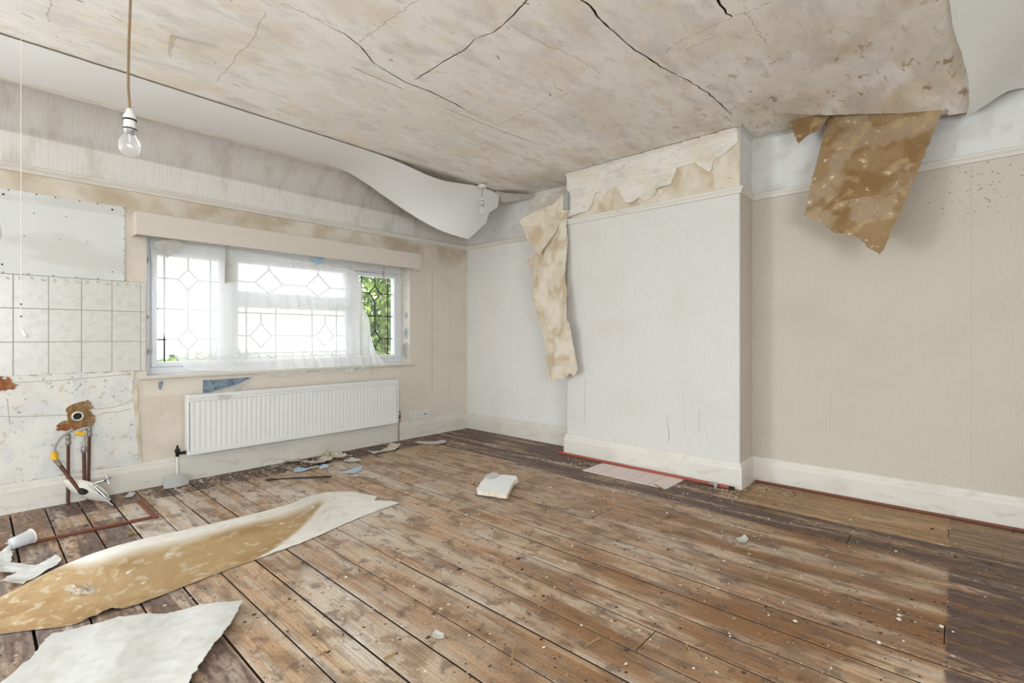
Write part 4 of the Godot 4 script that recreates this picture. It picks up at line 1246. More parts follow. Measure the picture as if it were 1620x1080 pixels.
	put("bowl", sheet(v2s([0, 0, 0.25, 0, 0.5, 0, 0.75, 0, 1, 0, 1, 1, 0.75, 1, 0.5, 1, 0.25, 1, 0, 1]), shell, 0.08, 0.008), M.gloss_white, bs)
	put("gasket", lathem([Vector2(0.0, 0.0), Vector2(0.024, 0.0), Vector2(0.026, 0.014), Vector2(0.012, 0.02), Vector2(0.0, 0.02)], Vector3(0.0, 0.085, 0.03), Vector3(0.3, 0.8, 0.5).normalized(), 14), M.dark, bs)
	put("spout", tubem(curve([Vector3(0.02, 0.1, 0.02), Vector3(0.06, 0.125, 0.03), Vector3(0.1, 0.135, 0.04)], 5), [0.007, 0.008, 0.009, 0.009, 0.009, 0.009, 0.009, 0.009, 0.009, 0.008, 0.008], 10), M.chrome, bs)
	var st := mb()
	for a in 4:
		var an := TAU * a / 4.0 + 0.4
		tube(st, [Vector3(0.115, 0.14, 0.042), Vector3(0.115, 0.14, 0.042) + Vector3(cos(an) * 0.5, sin(an), cos(an) * 0.6) * 0.03], [0.006, 0.0075], 8)
	put("cross_handle", done(st), M.chrome, bs)
	put("tap_body", tubem([Vector3(0.06, 0.1, 0.04), Vector3(0.1, 0.04, 0.06), Vector3(0.115, 0.02, 0.065)], [0.009, 0.012, 0.01], 10), M.chrome, bs)
	put("drain_stub", tubem([Vector3(-0.055, 0.02, -0.07), Vector3(-0.053, 0.12, -0.08)], 0.009, 8), M.dark, bs)
	put("chain_rod", tubem([Vector3(0.01, 0.135, 0.01), Vector3(0.12, 0.01, 0.19)], 0.0028, 6), M.chrome, bs)
	# pipe on the floor
	var fp := thing("floor_pipe", "thin rusty pipe lying on the boards with a short branch to the skirting", "pipe", Vector3(0, 0.0085, 0))
	put("run", tubem([Vector3(-0.6, 0, -3.36), Vector3(0.19, 0, -3.36), Vector3(0.7, 0, -3.325)], 0.0085, 8), M.rust, fp)
	put("branch", boxm(Vector3(0.672, -0.007, -3.72), Vector3(0.7, 0.003, -3.31), 0.003), M.rust, fp)
	# plastic cup
	var cp := thing("plastic_cup", "crumpled translucent plastic cup lying at the floor's left edge", "cup", Vector3(0.12, 0.036, -3.31))
	var ax := Vector3(0.75, 0.08, -0.35).normalized()
	put("wall", lathem([Vector2(0.0005, 0.0), Vector2(0.026, 0.0), Vector2(0.0275, 0.02), Vector2(0.031, 0.06), Vector2(0.034, 0.078), Vector2(0.0355, 0.08)], Vector3.ZERO, ax, 24), M.cup, cp)
	put("rim", lathem([Vector2(0.0335, 0.077), Vector2(0.0365, 0.08), Vector2(0.035, 0.083), Vector2(0.033, 0.08), Vector2(0.0335, 0.077)], Vector3.ZERO, ax, 24), M.plastic_white, cp)
	# pale scrap leaning at the skirting
	var sc := put("metal_scraper", sheet(v2s([0, 0, 0.14, 0.012, 0.142, 0.05, 0.125, 0.075, 0.09, 0.088, 0.04, 0.088, 0.002, 0.075]), func(p: Vector2) -> Vector3: return Vector3(p.x + 0.0, p.y * 0.9, -p.y * 0.35 + 0.35 * p.x * 0.0 + 0.02 * sin(p.x * 22.0)), 0.02, 0.003), M.grey)
	sc.position = Vector3(0.85, 0.002, -3.905)
	sc.rotation.y = -0.25
	tag(sc, "pale grey flat scrap leaning on the skirting by the radiator valve", "scrap")

# ------------------------------------------------------------------ peeling papers
func papers() -> void:
	# strip of lining paper along the window side of the ceiling; toward the corner it has let go of the cove and hangs
	var fold := func(p: Vector2) -> Vector3:
		var ph := 1.02 * smoothstep(1.95, 3.35, p.x)
		var dip := 0.055 * exp(-pow((p.x - 2.65) / 0.35, 2.0)) + 0.004
		var s := p.y
		var curl := 0.05 * smoothstep(2.1, 3.1, p.x) * sin(PI * s / 0.52)
		return Vector3(p.x - 0.12 * s * smoothstep(2.6, 3.4, p.x), CEIL - dip * (1.0 - s / 0.52) - 0.003 - sin(ph) * s + curl * cos(ph) * 0.6, -3.245 - cos(ph) * s - curl * sin(ph))
	var o := put("ceiling_paper", sheet(v2s([LX, 0, -0.5, 0.003, 0.5, -0.002, 1.0, 0.004, 1.5, 0, 2.0, 0.004, 2.4, 0, 2.8, 0, 3.1, 0.0, 3.3, 0.01, 3.42, 0.03, 3.5, 0.14, 3.44, 0.22, 3.46, 0.33, 3.36, 0.46, 3.3, 0.52, 3.0, 0.525, 2.6, 0.52, 2.2, 0.525, 1.8, 0.52, 1.0, 0.52, LX, 0.52]), fold, 0.05, 0.0016, 0.004, 21), [M.brown, M.ceil_paper, M.brown])
	o.set_meta("kind", "thing")
	tag(o, "white lining paper strip peeling off the ceiling above the window", "paper")
	var t1 := put("paper_tear", sheet(v2s([3.33, -3.24, 3.62, -3.0, 3.66, -3.1, 3.58, -3.2, 3.52, -3.36, 3.47, -3.34, 3.44, -3.3]), func(p: Vector2) -> Vector3: return Vector3(p.x, CEIL - 0.015 - 0.25 * maxf(0.0, (p.x - 3.33)) * clampf((-2.95 - p.y) / 0.35, 0.0, 1.0), p.y), 0.02, 0.0018, 0.008, 22), [M.paper, M.tan, M.brown])
	tag(t1, "crumpled torn ceiling paper in the corner beside the far pendant", "paper")
	# sagging ceiling skin near the right wall
	var sag := func(p: Vector2) -> Vector3:
		var d := maxf(0.0, (p.x - 2.5) * 0.77 + (p.y - 0.02) * 0.64)
		var lip := smoothstep(0.55, 0.9, d) * 0.02
		return Vector3(p.x, CEIL + 0.0025 - 0.006 * smoothstep(0.0, 0.12, d) - 0.165 * pow(d / 0.88, 2.0) - lip, p.y)
	var sg := sheet(v2s([2.5, 0.02, 2.7, -0.22, 2.9, -0.46, 3.1, -0.7, 3.2, -0.82, 3.34, -0.83, 3.44, -0.72, 3.52, -0.58, 3.57, -0.4, 3.6, -0.2, 3.625, -0.03, 3.6, 0.05, 3.5, 0.066, 3.3, 0.06, 3.1, 0.035, 2.9, 0.0, 2.7, 0.0]), sag, 0.035, 0.003, 0.006, 23)
	o = put("sagging_ceiling_skin", sg, [M.ceil_world, M.brown, M.brown])
	tag(o, "stained plaster-faced ceiling lining sagging above the right alcove", "ceiling lining")
	var wsag := func(p: Vector2) -> Vector3:
		var k := pow(clampf((p.x - 2.6) / 1.0, 0.0, 1.2), 1.3)
		var dz := maxf(0.0, p.y - 0.05)
		return Vector3(p.x, CEIL - 0.006 - (0.16 * exp(-dz / 0.28) + 0.02) * k + 0.012 * k * sin(dz * 16.0 + p.x * 5.0), p.y)
	o = put("white_ceiling_paper", sheet(v2s([2.4, -0.02, 2.7, -0.02, 2.9, -0.01, 3.1, 0.02, 3.3, 0.045, 3.5, 0.05, 3.62, 0.04, 3.64, 0.12, 3.63, 0.2, 3.66, 0.26, 3.66, 0.7, 3.66, 1.2, 2.4, 1.2]), wsag, 0.05, 0.002, 0.004, 24), [M.white_sheet, M.white_sheet, M.white_sheet])
	tag(o, "white ceiling paper curling beside the sagging stained lining", "paper")
	# brown backs of paper hanging over the right alcove
	var wrinkle := FastNoiseLite.new()
	wrinkle.seed = 19
	wrinkle.frequency = 2.2
	wrinkle.fractal_octaves = 3
	var hang := func(p: Vector2) -> Vector3:
		var t := clampf((2.33 - p.y) / 0.85, 0.0, 1.0)
		return Vector3(3.60 - 0.16 * sin(PI * 0.55 * t) + 0.03 * sin((p.x + 0.3) * 9.0 + p.y * 3.0) * t + 0.03 * wrinkle.get_noise_2d(p.x * 2.0, p.y * 2.0) * t, p.y, p.x)
	o = put("hanging_paper", sheet(v2s([-0.585, 2.428, -0.451, 2.408, -0.245, 2.37, -0.04, 2.337, -0.063, 2.232, -0.089, 2.155, -0.12, 2.043, -0.149, 1.956, -0.217, 1.732, -0.268, 1.59, -0.302, 1.501, -0.319, 1.478, -0.349, 1.503, -0.375, 1.524, -0.405, 1.572, -0.445, 1.6, -0.482, 1.62, -0.54, 1.636, -0.579, 1.679, -0.612, 1.715, -0.662, 1.743, -0.696, 1.768, -0.683, 1.872, -0.669, 1.968, -0.652, 2.062, -0.635, 2.156, -0.612, 2.286]), hang, 0.022, 0.002, 0.006, 25), [M.brown, M.brown, M.tan])
	tag(o, "large brown sheet of paper hanging over the right alcove", "paper")
	o = put("hanging_paper", sheet(v2s([-0.857, 2.507, -0.828, 2.44, -0.784, 2.355, -0.763, 2.292, -0.742, 2.239, -0.721, 2.257, -0.696, 2.282, -0.645, 2.295, -0.612, 2.332, -0.592, 2.369, -0.572, 2.417, -0.714, 2.461]), func(p: Vector2) -> Vector3: return Vector3(3.56 - 0.05 * clampf((2.4 - p.y) / 0.2, 0, 1), p.y, p.x), 0.015, 0.0018, 0.006, 26), [M.brown, M.brown, M.tan])
	tag(o, "small pointed brown paper scrap left of the large hanging sheet", "paper")
	# wallpaper hanging at the chimney breast's left corner
	var strip := func(p: Vector2) -> Vector3:
		var t := clampf((2.2 - p.y) / 1.6, 0.0, 1.0)
		return Vector3(3.425 - 0.075 * sin(PI * 0.6 * t) + 0.018 * sin((p.x + 2.6) * 16.0 - p.y * 4.0) * (0.3 + t) + 0.022 * wrinkle.get_noise_2d(p.x * 3.0, p.y * 1.4), p.y, p.x)
	o = put("hanging_wallpaper", sheet(v2s([-2.482, 2.238, -2.455, 2.104, -2.462, 1.997, -2.455, 1.754, -2.455, 1.512, -2.429, 1.375, -2.416, 1.257, -2.409, 1.145, -2.384, 1.133, -2.358, 0.947, -2.339, 0.816, -2.326, 0.726, -2.358, 0.688, -2.396, 0.707, -2.442, 0.667, -2.502, 0.653, -2.542, 0.623, -2.618, 0.651, -2.646, 0.805, -2.667, 0.944, -2.709, 1.128, -2.767, 1.321, -2.796, 1.453, -2.811, 1.563, -2.848, 1.629, -2.871, 1.671, -2.916, 1.699, -2.871, 1.746, -2.804, 1.767, -2.775, 1.814, -2.819, 1.871, -2.871, 1.901, -2.909, 1.975, -2.97, 2.077, -2.819, 2.128, -2.639, 2.18]), strip, 0.018, 0.0016, 0.012, 27), [M.tan, M.tan, M.paper])
	tag(o, "long stained wallpaper strip hanging at the chimney breast's corner", "wallpaper")
	var fl := func(p: Vector2) -> Vector3: return Vector3(3.35 + 0.25 * (p.x + 2.72) - 0.02 * sin((p.y - 1.6) * 9.0), p.y, p.x)
	put("folded_top", sheet(v2s([-2.927, 2.064, -2.785, 2.12, -2.608, 2.167, -2.466, 2.21, -2.453, 2.149, -2.499, 2.061, -2.539, 1.992, -2.566, 1.909, -2.622, 1.829, -2.678, 1.769, -2.699, 1.722, -2.742, 1.755, -2.764, 1.813, -2.822, 1.877, -2.867, 1.963]), fl, 0.02, 0.0016, 0.005, 28), [M.tan, M.tan, M.brown], o)
	# torn plaster-coloured lining on the chimney frieze
	var skin := func(p: Vector2) -> Vector3:
		var lift := 0.007
		var curl := 0.022 * smoothstep(2.12, 2.03, p.y) * (0.5 + 0.5 * sin(p.x * 23.0)) + 0.03 * smoothstep(0.06, 0.0, absf(p.x + 1.62)) * smoothstep(2.2, 2.1, p.y)
		if p.y < 2.37: return Vector3(CHX - lift - curl, p.y, p.x)
		return Vector3(CHX - lift - 0.9 * pow(p.y - 2.37, 1.0) * clampf((p.y - 2.37) / 0.03, 0.0, 1.0), p.y, p.x)
	var lin := v2s([-2.484, 2.029, -2.431, 2.037, -2.271, 2.058, -2.222, 2.113, -2.197, 2.191, -2.149, 2.197, -2.102, 2.157, -2.055, 2.199, -2.003, 2.209, -1.969, 2.162, -1.93, 2.079, -1.897, 2.053, -1.837, 2.052, -1.8, 2.084, -1.758, 2.047, -1.671, 2.069, -1.655, 2.114, -1.547, 2.133, -1.499, 2.238, -1.438, 2.242, -1.37, 2.244, -1.289, 2.172, -1.263, 2.158, -1.238, 2.226, -1.174, 2.254, -1.112, 2.294, -1.08, 2.311])
	lin.append_array(v2s([-1.078, 2.405, -1.5, 2.405, -2.0, 2.405, -2.478, 2.405]))
	o = put("frieze_lining", sheet(lin, skin, 0.022, 0.004, 0.006, 29), [M.skin, M.skin, M.tan])
	tag(o, "torn off-white lining curling from the chimney breast frieze", "lining")
	var al := sheet(v2s([-3.198, 2.462, -3.124, 2.491, -3.027, 2.496, -2.872, 2.488, -2.672, 2.469, -2.65, 2.371, -2.672, 2.27, -2.856, 2.262, -3.027, 2.218, -3.14, 2.181, -3.207, 2.16, -3.173, 2.237, -3.124, 2.31, -3.14, 2.388]), func(p: Vector2) -> Vector3: return Vector3(RX - 0.008 - 0.02 * smoothstep(2.12, 2.02, p.y), p.y, p.x), 0.025, 0.004, 0.008, 34)
	tag(put("frieze_lining", al, [M.skin, M.skin, M.tan]), "cream torn lining on the frieze left of the chimney breast", "lining")
	# small curl hanging from the ceiling by the pendant
	var cc := put("ceiling_curl", sheet(v2s([0, 0, 0.03, 0.004, 0.026, -0.05, 0.018, -0.085, 0.012, -0.1, 0.004, -0.08, 0.006, -0.05]), func(p: Vector2) -> Vector3: return Vector3(p.x, p.y, 0.02 * sin(p.y * 25.0)), 0.008, 0.0015, 0.003, 30), [M.tan, M.brown, M.brown])
	cc.position = Vector3([0.614, -2.683][0], CEIL - 0.001, [0.614, -2.683][1])
	cc.rotation.y = 0.6
	tag(cc, "small tan paper curl hanging from the ceiling beside the pendant", "paper")
	# grey cylinder put in for the gap at the chimney corner
	var vp := thing("gap_cylinder", "grey cylinder standing in for the gap at the chimney breast's upper left corner", "pipe", Vector3(CHX - 0.025, 2.1, CHZ0 + 0.012))
	put("barrel", lathem([Vector2(0.0005, 0), Vector2(0.024, 0), Vector2(0.025, 0.004), Vector2(0.025, 0.13), Vector2(0.02, 0.148), Vector2(0.01, 0.156), Vector2(0.0005, 0.158)], Vector3.ZERO, Vector3.UP, 18), M.grey, vp)
	put("collar", lathem([Vector2(0.025, 0.0), Vector2(0.028, 0.0), Vector2(0.028, 0.012), Vector2(0.025, 0.012)], Vector3.ZERO, Vector3.UP, 18), M.grey, vp)

# ------------------------------------------------------------------ things lying on the floor
func scrap(called: String, label: String, pts: Array, mats: Array, lift := 0.012, sd := 1, bend := 1.0, group := "") -> void:
	var o := v2s(pts)
	var c := Vector2.ZERO
	for p in o: c += p / o.size()
	var loc := PackedVector2Array()
	for p in o: loc.append(p - c)
	var nz := FastNoiseLite.new()
	nz.seed = sd
	nz.frequency = 3.0
	var rad := 0.0
	for p in loc: rad = maxf(rad, p.length())
	var f := func(p: Vector2) -> Vector3:
		var e := p.length() / rad
		return Vector3(p.x, 0.0022 + lift * (0.5 + 0.5 * nz.get_noise_2d(p.x * 3.0 + sd, p.y * 3.0)) * (0.25 + e * e * bend), p.y)
	var m := put(called, sheet(loc, f, clampf(rad / 7.0, 0.01, 0.05), 0.0016, minf(0.006, rad * 0.05), sd), mats)
	m.position = Vector3(c.x, 0, c.y)
	tag(m, label, "paper", group)

func floor_things() -> void:
	# the long folded strip
	var S := [[-0.06, -2.43, -0.06, -2.52, 0.05], [0.061, -2.417, 0.068, -2.545, 0.075], [0.228, -2.309, 0.235, -2.575, 0.12], [0.398, -2.288, 0.43, -2.565, 0.15], [0.707, -2.347, 0.743, -2.582, 0.135], [1.096, -2.387, 1.125, -2.674, 0.10], [1.416, -2.467, 1.474, -2.867, 0.05], [1.747, -2.513, 1.76, -2.7, 0.008]]
	var grid := []
	for s in S:
		var n := Vector3(s[0], 0.003, s[1])
		var q := Vector3(s[2], s[4], s[3])
		var h: float = s[4]
		var back := (q - n) * Vector3(1, 0, 1)
		back = back.normalized()
		grid.append([n, n.lerp(q, 0.33) + Vector3(0, -h * 0.08, 0), n.lerp(q, 0.66) + Vector3(0, h * 0.06, 0), q + back * 0.012, q + back * 0.075 - Vector3(0, h * 0.35, 0), q * Vector3(1, 0, 1) + back * 0.12 + Vector3(0, 0.003, 0)])
	var fb := bic(grid)
	var ft := fill(1024, 512, rgb(224, 219, 209))
	var stain := mask(1024, 512, func(u, v):
		var r: float = u * 7.0
		var c: float = v * 5.0
		var top := 2.3 - 0.1 * smoothstep(2.0, 5.0, r)
		top = lerpf(3.7, top, smoothstep(1.3, 2.6, r))
		var low := -1.0 if r < 4.2 else lerpf(-0.3, 2.3, (r - 4.2) / 1.6)
		return smoothstep(top + 0.35, top - 0.35, c) * smoothstep(low - 0.15, low + 0.15, c) * smoothstep(6.0, 5.5, r), 256)
	lay(ft, nimg(1024, 512, 0.02, 301, 4), rgb(172, 142, 100), 0.05, 0.2, 0.97, stain)
	lay(ft, nimg(1024, 512, 0.004, 302, 8, Vector2.ONE, 60.0), rgb(146, 112, 70), 0.4, 0.8, 0.65, stain)
	lay(ft, nimg(1024, 512, 0.012, 303, 7, Vector2.ONE, 50.0), rgb(196, 170, 128), 0.66, 0.85, 0.4, stain)
	lay(ft, nimg(1024, 512, 0.02, 304, 4), rgb(206, 196, 178), 0.6, 0.8, 0.5)
	var fm := texmat(tx(ft), 0.85)
	fm.uv1_scale = Vector3(1 / 7.0, 1 / 5.0, 1)
	fm.texture_repeat = false
	fm = relief(fm, tx(nimg(512, 512, 0.03, 305, 4)), 0.4)
	var outl := v2s([0, 0, 1, 0.0, 1.7, 0.05, 2.05, 0.0, 2.2, 0.12, 2.35, 0.3, 2.5, 0.28, 2.6, 0.42, 2.75, 0.4, 2.9, 0.2, 3.1, 0.12, 3.5, 0.05, 4, 0, 5, 0, 6, 0, 6.6, 0.05, 7, 0.0, 6.9, 1.0, 6.6, 1.6, 6.75, 2.4, 6.5, 2.9, 6.55, 3.6, 6.2, 4.2, 6, 5, 5, 5, 4, 5, 3, 5, 2, 5, 1, 5, 0, 5])
	var o := put("paper_strip", sheet(outl, fb, 0.12, 0.0018, 0.05, 41), [fm, M.paper, M.paper_edge])
	tag(o, "long folded strip of brown-stained ceiling paper lying on the floor", "paper")
	var ln := FastNoiseLite.new()
	ln.seed = 6
	ln.frequency = 1.4
	var lump := func(p: Vector2) -> Vector3:
		var e := 1.0 - clampf(Vector2((p.x - 2.25) / 0.3, (p.y - 1.5) / 0.35).length(), 0.0, 1.0)
		return fb.call(p) + Vector3(0, 0.014, 0.008) * e * (0.7 + 0.6 * ln.get_noise_2d(p.x * 9.0, p.y * 9.0)) + Vector3(0, 0.001, 0.001)
	put("plaster_lump", sheet(v2s([1.97, 1.75, 2.02, 1.9, 2.12, 1.85, 2.18, 1.6, 2.32, 1.62, 2.46, 1.5, 2.5, 1.3, 2.42, 1.2, 2.28, 1.32, 2.15, 1.35, 2.08, 1.55]), lump, 0.05, 0.003, 0.02, 43), M.grey_plaster, o)
	var ws := v2s([0.687, -1.996, 0.627, -2.048, 0.573, -2.095, 0.54, -2.107, 0.474, -2.119, 0.414, -2.149, 0.347, -2.178, 0.296, -2.18, 0.248, -2.191, 0.208, -2.193, 0.174, -2.202, 0.153, -2.167, 0.136, -2.132, 0.092, -2.079, 0.051, -2.027, 0.014, -1.946, 0.146, -1.595, 0.33, -1.505, 0.425, -1.66, 0.48, -1.727, 0.542, -1.801, 0.61, -1.888])
	var cr := FastNoiseLite.new()
	cr.seed = 23
	cr.frequency = 4.0
	cr.fractal_type = FastNoiseLite.FRACTAL_RIDGED
	cr.fractal_octaves = 3
	var wf := func(p: Vector2) -> Vector3: return Vector3(p.x, 0.008 + 0.0028 * cr.get_noise_2d(p.x, p.y * 2.0) + 0.008 * (sin(p.x * 22.0 + p.y * 9.0) + sin(p.y * 31.0)) * 0.5 + 0.008 + 0.02 * smoothstep(-1.95, -2.2, p.y) * smoothstep(0.5, 0.2, p.x), p.y)
	o = put("paper_sheet", sheet(ws, wf, 0.016, 0.0016, 0.006, 42), [M.paper, M.paper, M.paper_edge])
	tag(o, "white torn paper sheet lying in the floor's near left corner", "paper")
	# scraps at the left edge
	var P := [M.paper, M.paper, M.paper_edge]
	scrap("paper_scrap", "white paper scrap highest in the small pile at the left edge", [0.032, -3.15, 0.083, -3.276, 0.113, -3.312, 0.123, -3.261, 0.112, -3.132, 0.102, -3.099, 0.078, -3.082], P, 0.03, 51, 1.5)
	scrap("paper_scrap", "long white paper scrap crossing the small pile at the left edge", [0.06, -3.153, 0.136, -3.087, 0.188, -3.012, 0.255, -3.068, 0.26, -3.033, 0.205, -2.959, 0.15, -2.968, 0.076, -3.001], P, 0.04, 52, 1.2)
	scrap("paper_scrap", "curled white paper scrap lowest in the small pile at the left edge", [0.081, -2.916, 0.093, -2.942, 0.151, -2.984, 0.19, -2.976, 0.258, -3.008, 0.263, -2.948, 0.183, -2.867, 0.134, -2.797, 0.103, -2.817, 0.087, -2.864], [M.paper, M.paper, M.brown], 0.04, 53, 1.4)
	# broken plaster chunk
	var ch := thing("plaster_chunk", "thick white slab of broken plaster lying mid-floor", "plaster", Vector3(2.33, 0, -2.2))
	var cf := func(p: Vector2) -> Vector3: return Vector3(p.x, 0.035 + 0.02 * (p.x + 0.1), p.y)
	var cpts := v2s([-0.19, -0.03, -0.16, -0.07, -0.09, -0.12, 0.02, -0.19, 0.1, -0.2, 0.13, -0.16, 0.16, -0.13, 0.19, -0.05, 0.15, 0.0, 0.08, 0.02, 0.0, 0.07, -0.06, 0.12, -0.13, 0.155, -0.15, 0.1, -0.16, 0.05])
	put("slab", sheet(cpts, cf, 0.04, 0.028, 0.008, 54), [M.tan, M.white_sheet, M.tan], ch)
	put("raised_flake", sheet(v2s([0.02, -0.18, 0.1, -0.19, 0.12, -0.15, 0.06, -0.13, 0.0, -0.15]), func(p: Vector2) -> Vector3: return Vector3(p.x, 0.062 + 0.15 * (-0.13 - p.y), p.y), 0.02, 0.004, 0.004, 55), [M.paper, M.paper, M.tan], ch)
	# scraps below the radiator
	var T := [M.paper, M.tan, M.paper_edge]
	scrap("wallpaper_scrap", "tan wallpaper scrap standing up under the radiator's left half", [1.724, -3.866, 1.862, -3.83, 1.993, -3.963, 2.054, -4.028, 1.995, -3.804, 1.921, -3.736, 1.808, -3.718], T, 0.05, 61, 1.3)
	scrap("wallpaper_scrap", "pale wallpaper scrap against the skirting under the radiator", [1.683, -4.027, 1.742, -4.022, 1.824, -4.054, 1.778, -3.952, 1.716, -3.904, 1.672, -3.952], T, 0.05, 62, 1.3)
	scrap("wallpaper_scrap", "tan curled scrap behind the blue flakes under the radiator", [2.029, -3.924, 2.127, -3.914, 2.126, -3.785, 2.04, -3.754, 1.988, -3.781], T, 0.04, 63, 1.3)
	scrap("wallpaper_scrap", "cream bent scrap of wallpaper near the radiator's right end", [2.289, -3.769, 2.41, -3.773, 2.51, -3.807, 2.622, -3.913, 2.654, -3.799, 2.522, -3.686, 2.421, -3.691, 2.297, -3.693], T, 0.04, 64, 1.3)
	scrap("wallpaper_scrap", "narrow white scrap lying near the far corner", [2.821, -3.813, 2.953, -3.75, 3.074, -3.66, 3.01, -3.565, 2.924, -3.619, 2.825, -3.729], P, 0.02, 65, 1.3)
	scrap("wallpaper_scrap", "white flat scrap between tan and blue scraps by the radiator", [2.023, -3.682, 2.107, -3.711, 2.138, -3.646, 2.127, -3.568, 2.058, -3.585, 2, -3.62], P, 0.02, 66)
	var B := [M.blue_paper, M.blue_paper, M.paper_edge]
	scrap("paint_flake", "largest pale blue paint flake on the floor by the radiator", [1.83, -3.404, 1.9, -3.402, 1.976, -3.424, 2.028, -3.421, 1.98, -3.34, 1.903, -3.298, 1.859, -3.347], B, 0.01, 67)
	scrap("paint_flake", "left pale blue paint flake near the black twig", [1.632, -3.724, 1.69, -3.766, 1.708, -3.719, 1.739, -3.659, 1.668, -3.633, 1.608, -3.648], B, 0.01, 68)
	scrap("paint_flake", "small pale blue paint flake between the two larger flakes", [1.803, -3.668, 1.857, -3.692, 1.878, -3.641, 1.817, -3.573, 1.782, -3.584], B, 0.01, 69)
	scrap("paint_flake", "whitish flake just left of the small blue flake", [1.749, -3.701, 1.814, -3.711, 1.803, -3.668, 1.753, -3.669], P, 0.01, 70)
	scrap("paint_flake", "tiny white flake in front of the largest blue flake", [1.839, -3.248, 1.884, -3.247, 1.873, -3.211, 1.832, -3.209], P, 0.01, 71)
	var tw := []
	for q in v2s([1.38, -3.593, 1.474, -3.557, 1.556, -3.489, 1.632, -3.406, 1.736, -3.338]): tw.append(Vector3(q.x, 0.006 + 0.004 * sin(q.x * 20.0), q.y))
	tag(put("twig", tubem(curve(tw, 4), 0.006, 6), M.dark), "black twig lying on the boards before the radiator", "twig")
	scrap("paper_scrap", "small white torn chip on the boards in the near foreground", [1.049, -1.319, 1.071, -1.326, 1.08, -1.295, 1.057, -1.269, 1.04, -1.287], P, 0.02, 72)
	scrap("paper_scrap", "tiny white chip right of the wide floor in the middle distance", [2.571, -0.819, 2.634, -0.796, 2.614, -0.772, 2.55, -0.765, 2.521, -0.786], P, 0.015, 73)
	scrap("paper_scrap", "little cream chip by the pipes on the left floorboards", [0.639, -3.889, 0.684, -3.968, 0.704, -3.928, 0.679, -3.863, 0.644, -3.847], P, 0.015, 74)
	# leaves, straws, corks
	var straws := [
		["dry leaf curl below the hearth patch", [3.124, -1.522, 3.061, -1.429, 2.939, -1.338], 0.006], ["dry brown stalk beside the leaf curl in front of the hearth", [2.523, -1.207, 2.594, -1.211, 2.655, -1.201], 0.007], ["crooked straw in the near middle foreground", [1.135, -1.031, 1.163, -1.051, 1.207, -1.074], 0.005], ["short straw right of the crooked straw", [1.345, -0.898, 1.378, -0.895, 1.413, -0.887], 0.004],
		["dark dry stem in the near left foreground", [0.866, -1.328, 0.884, -1.326, 0.902, -1.325], 0.006], ["thin bent straw at the right foreground", [1.577, -0.657, 1.557, -0.64, 1.547, -0.632], 0.004]]
	for s in straws:
		var pts := []
		for q in v2s(s[1]): pts.append(Vector3(q.x, s[2] + 0.002, q.y))
		tag(put("dry_stem", tubem(curve(pts, 4), s[2] * 0.7, 6), M.straw), s[0], "stem")
	for q in [[[0.485, -3.359, 0.526, -3.366], "cork-like brown plug on the left boards, the larger one"], [[0.533, -3.133, 0.558, -3.129], "cork-like brown plug on the left boards, the smaller one"]]:
		var e := v2s(q[0])
		tag(put("wall_plug", tubem([Vector3(e[0].x, 0.011, e[0].y), Vector3(e[1].x, 0.011, e[1].y)], 0.01, 8), M.straw), q[1], "plug")
	var bk := put("metal_bracket", boxm(Vector3(-0.03, 0, -0.012), Vector3(0.03, 0.02, 0.012), 0.003), M.steel)
	bk.position = Vector3(0.36, 0.001, -2.93)
	bk.rotation.y = 0.5
	tag(bk, "small metal bracket on the floor behind the long paper strip", "bracket")
	# red pipes at the skirting
	var rp := thing("red_pipe", "red painted pipe lying along the chimney breast skirting", "pipe", Vector3(0, 0.011, 0))
	put("tube", tubem([Vector3(3.42, 0, -2.56), Vector3(3.4, 0, -1.8), Vector3(3.385, 0, -1.12)], 0.0105, 10), M.red, rp)
	put("end_plug", lathem([Vector2(0.0005, 0), Vector2(0.012, 0), Vector2(0.012, 0.03), Vector2(0.0005, 0.03)], Vector3(3.385, -0.001, -1.12), Vector3.BACK, 10), M.dark, rp)
	var r2 := put("skirting_pipe", tubem([Vector3(3.672, 0.009, -1.04), Vector3(3.67, 0.009, 0.3), Vector3(3.67, 0.009, 1.85)], 0.0085, 8), M.rust)
	tag(r2, "dark red pipe running along the right wall's skirting", "pipe")
	var vs := thing("pipe_valve", "small grey valve stub on the floor at the chimney breast corner", "valve", Vector3(3.36, 0, -1.2))
	put("body", lathem([Vector2(0.0005, 0), Vector2(0.012, 0), Vector2(0.012, 0.03), Vector2(0.007, 0.034), Vector2(0.0005, 0.034)], Vector3.ZERO, Vector3.UP, 10), M.grey, vs)
	put("stem", tubem([Vector3(0, 0.018, 0), Vector3(0.005, 0.02, -0.045)], 0.007, 8), M.steel, vs)
	# pale hearth boards let into the floor
	var he := thing("hearth_patch", "pale pinkish patch of short boards let into the floor before the chimney", "hearth", Vector3(3.1, 0, -2.1))
	var rr := RandomNumberGenerator.new()
	rr.seed = 4
	for i in 5:
		var z0 := 0.135 * i
		put("plank", boxm(Vector3(rr.randf_range(0, 0.006), -0.002, z0 + 0.001), Vector3(0.29, 0.003 + rr.randf_range(0, 0.0012), z0 + 0.1305), 0.001), M.hearth, he)
	# crumbs of plaster, soot and grit
	var rg := RandomNumberGenerator.new()
	rg.seed = 99
	var mm := MultiMesh.new()
	mm.transform_format = MultiMesh.TRANSFORM_3D
	mm.use_colors = true
	var cm := mb()
	cm.set_smooth_group(-1)
	var cv := [Vector3(-1, 0, -0.6), Vector3(0.8, 0, -1), Vector3(1, 0.1, 0.7), Vector3(-0.7, 0, 0.9), Vector3(0.1, 0.7, 0.05)]
	for t in [[0, 4, 1], [1, 4, 2], [2, 4, 3], [3, 4, 0]]: tri(cm, cv[t[0]], cv[t[1]], cv[t[2]])
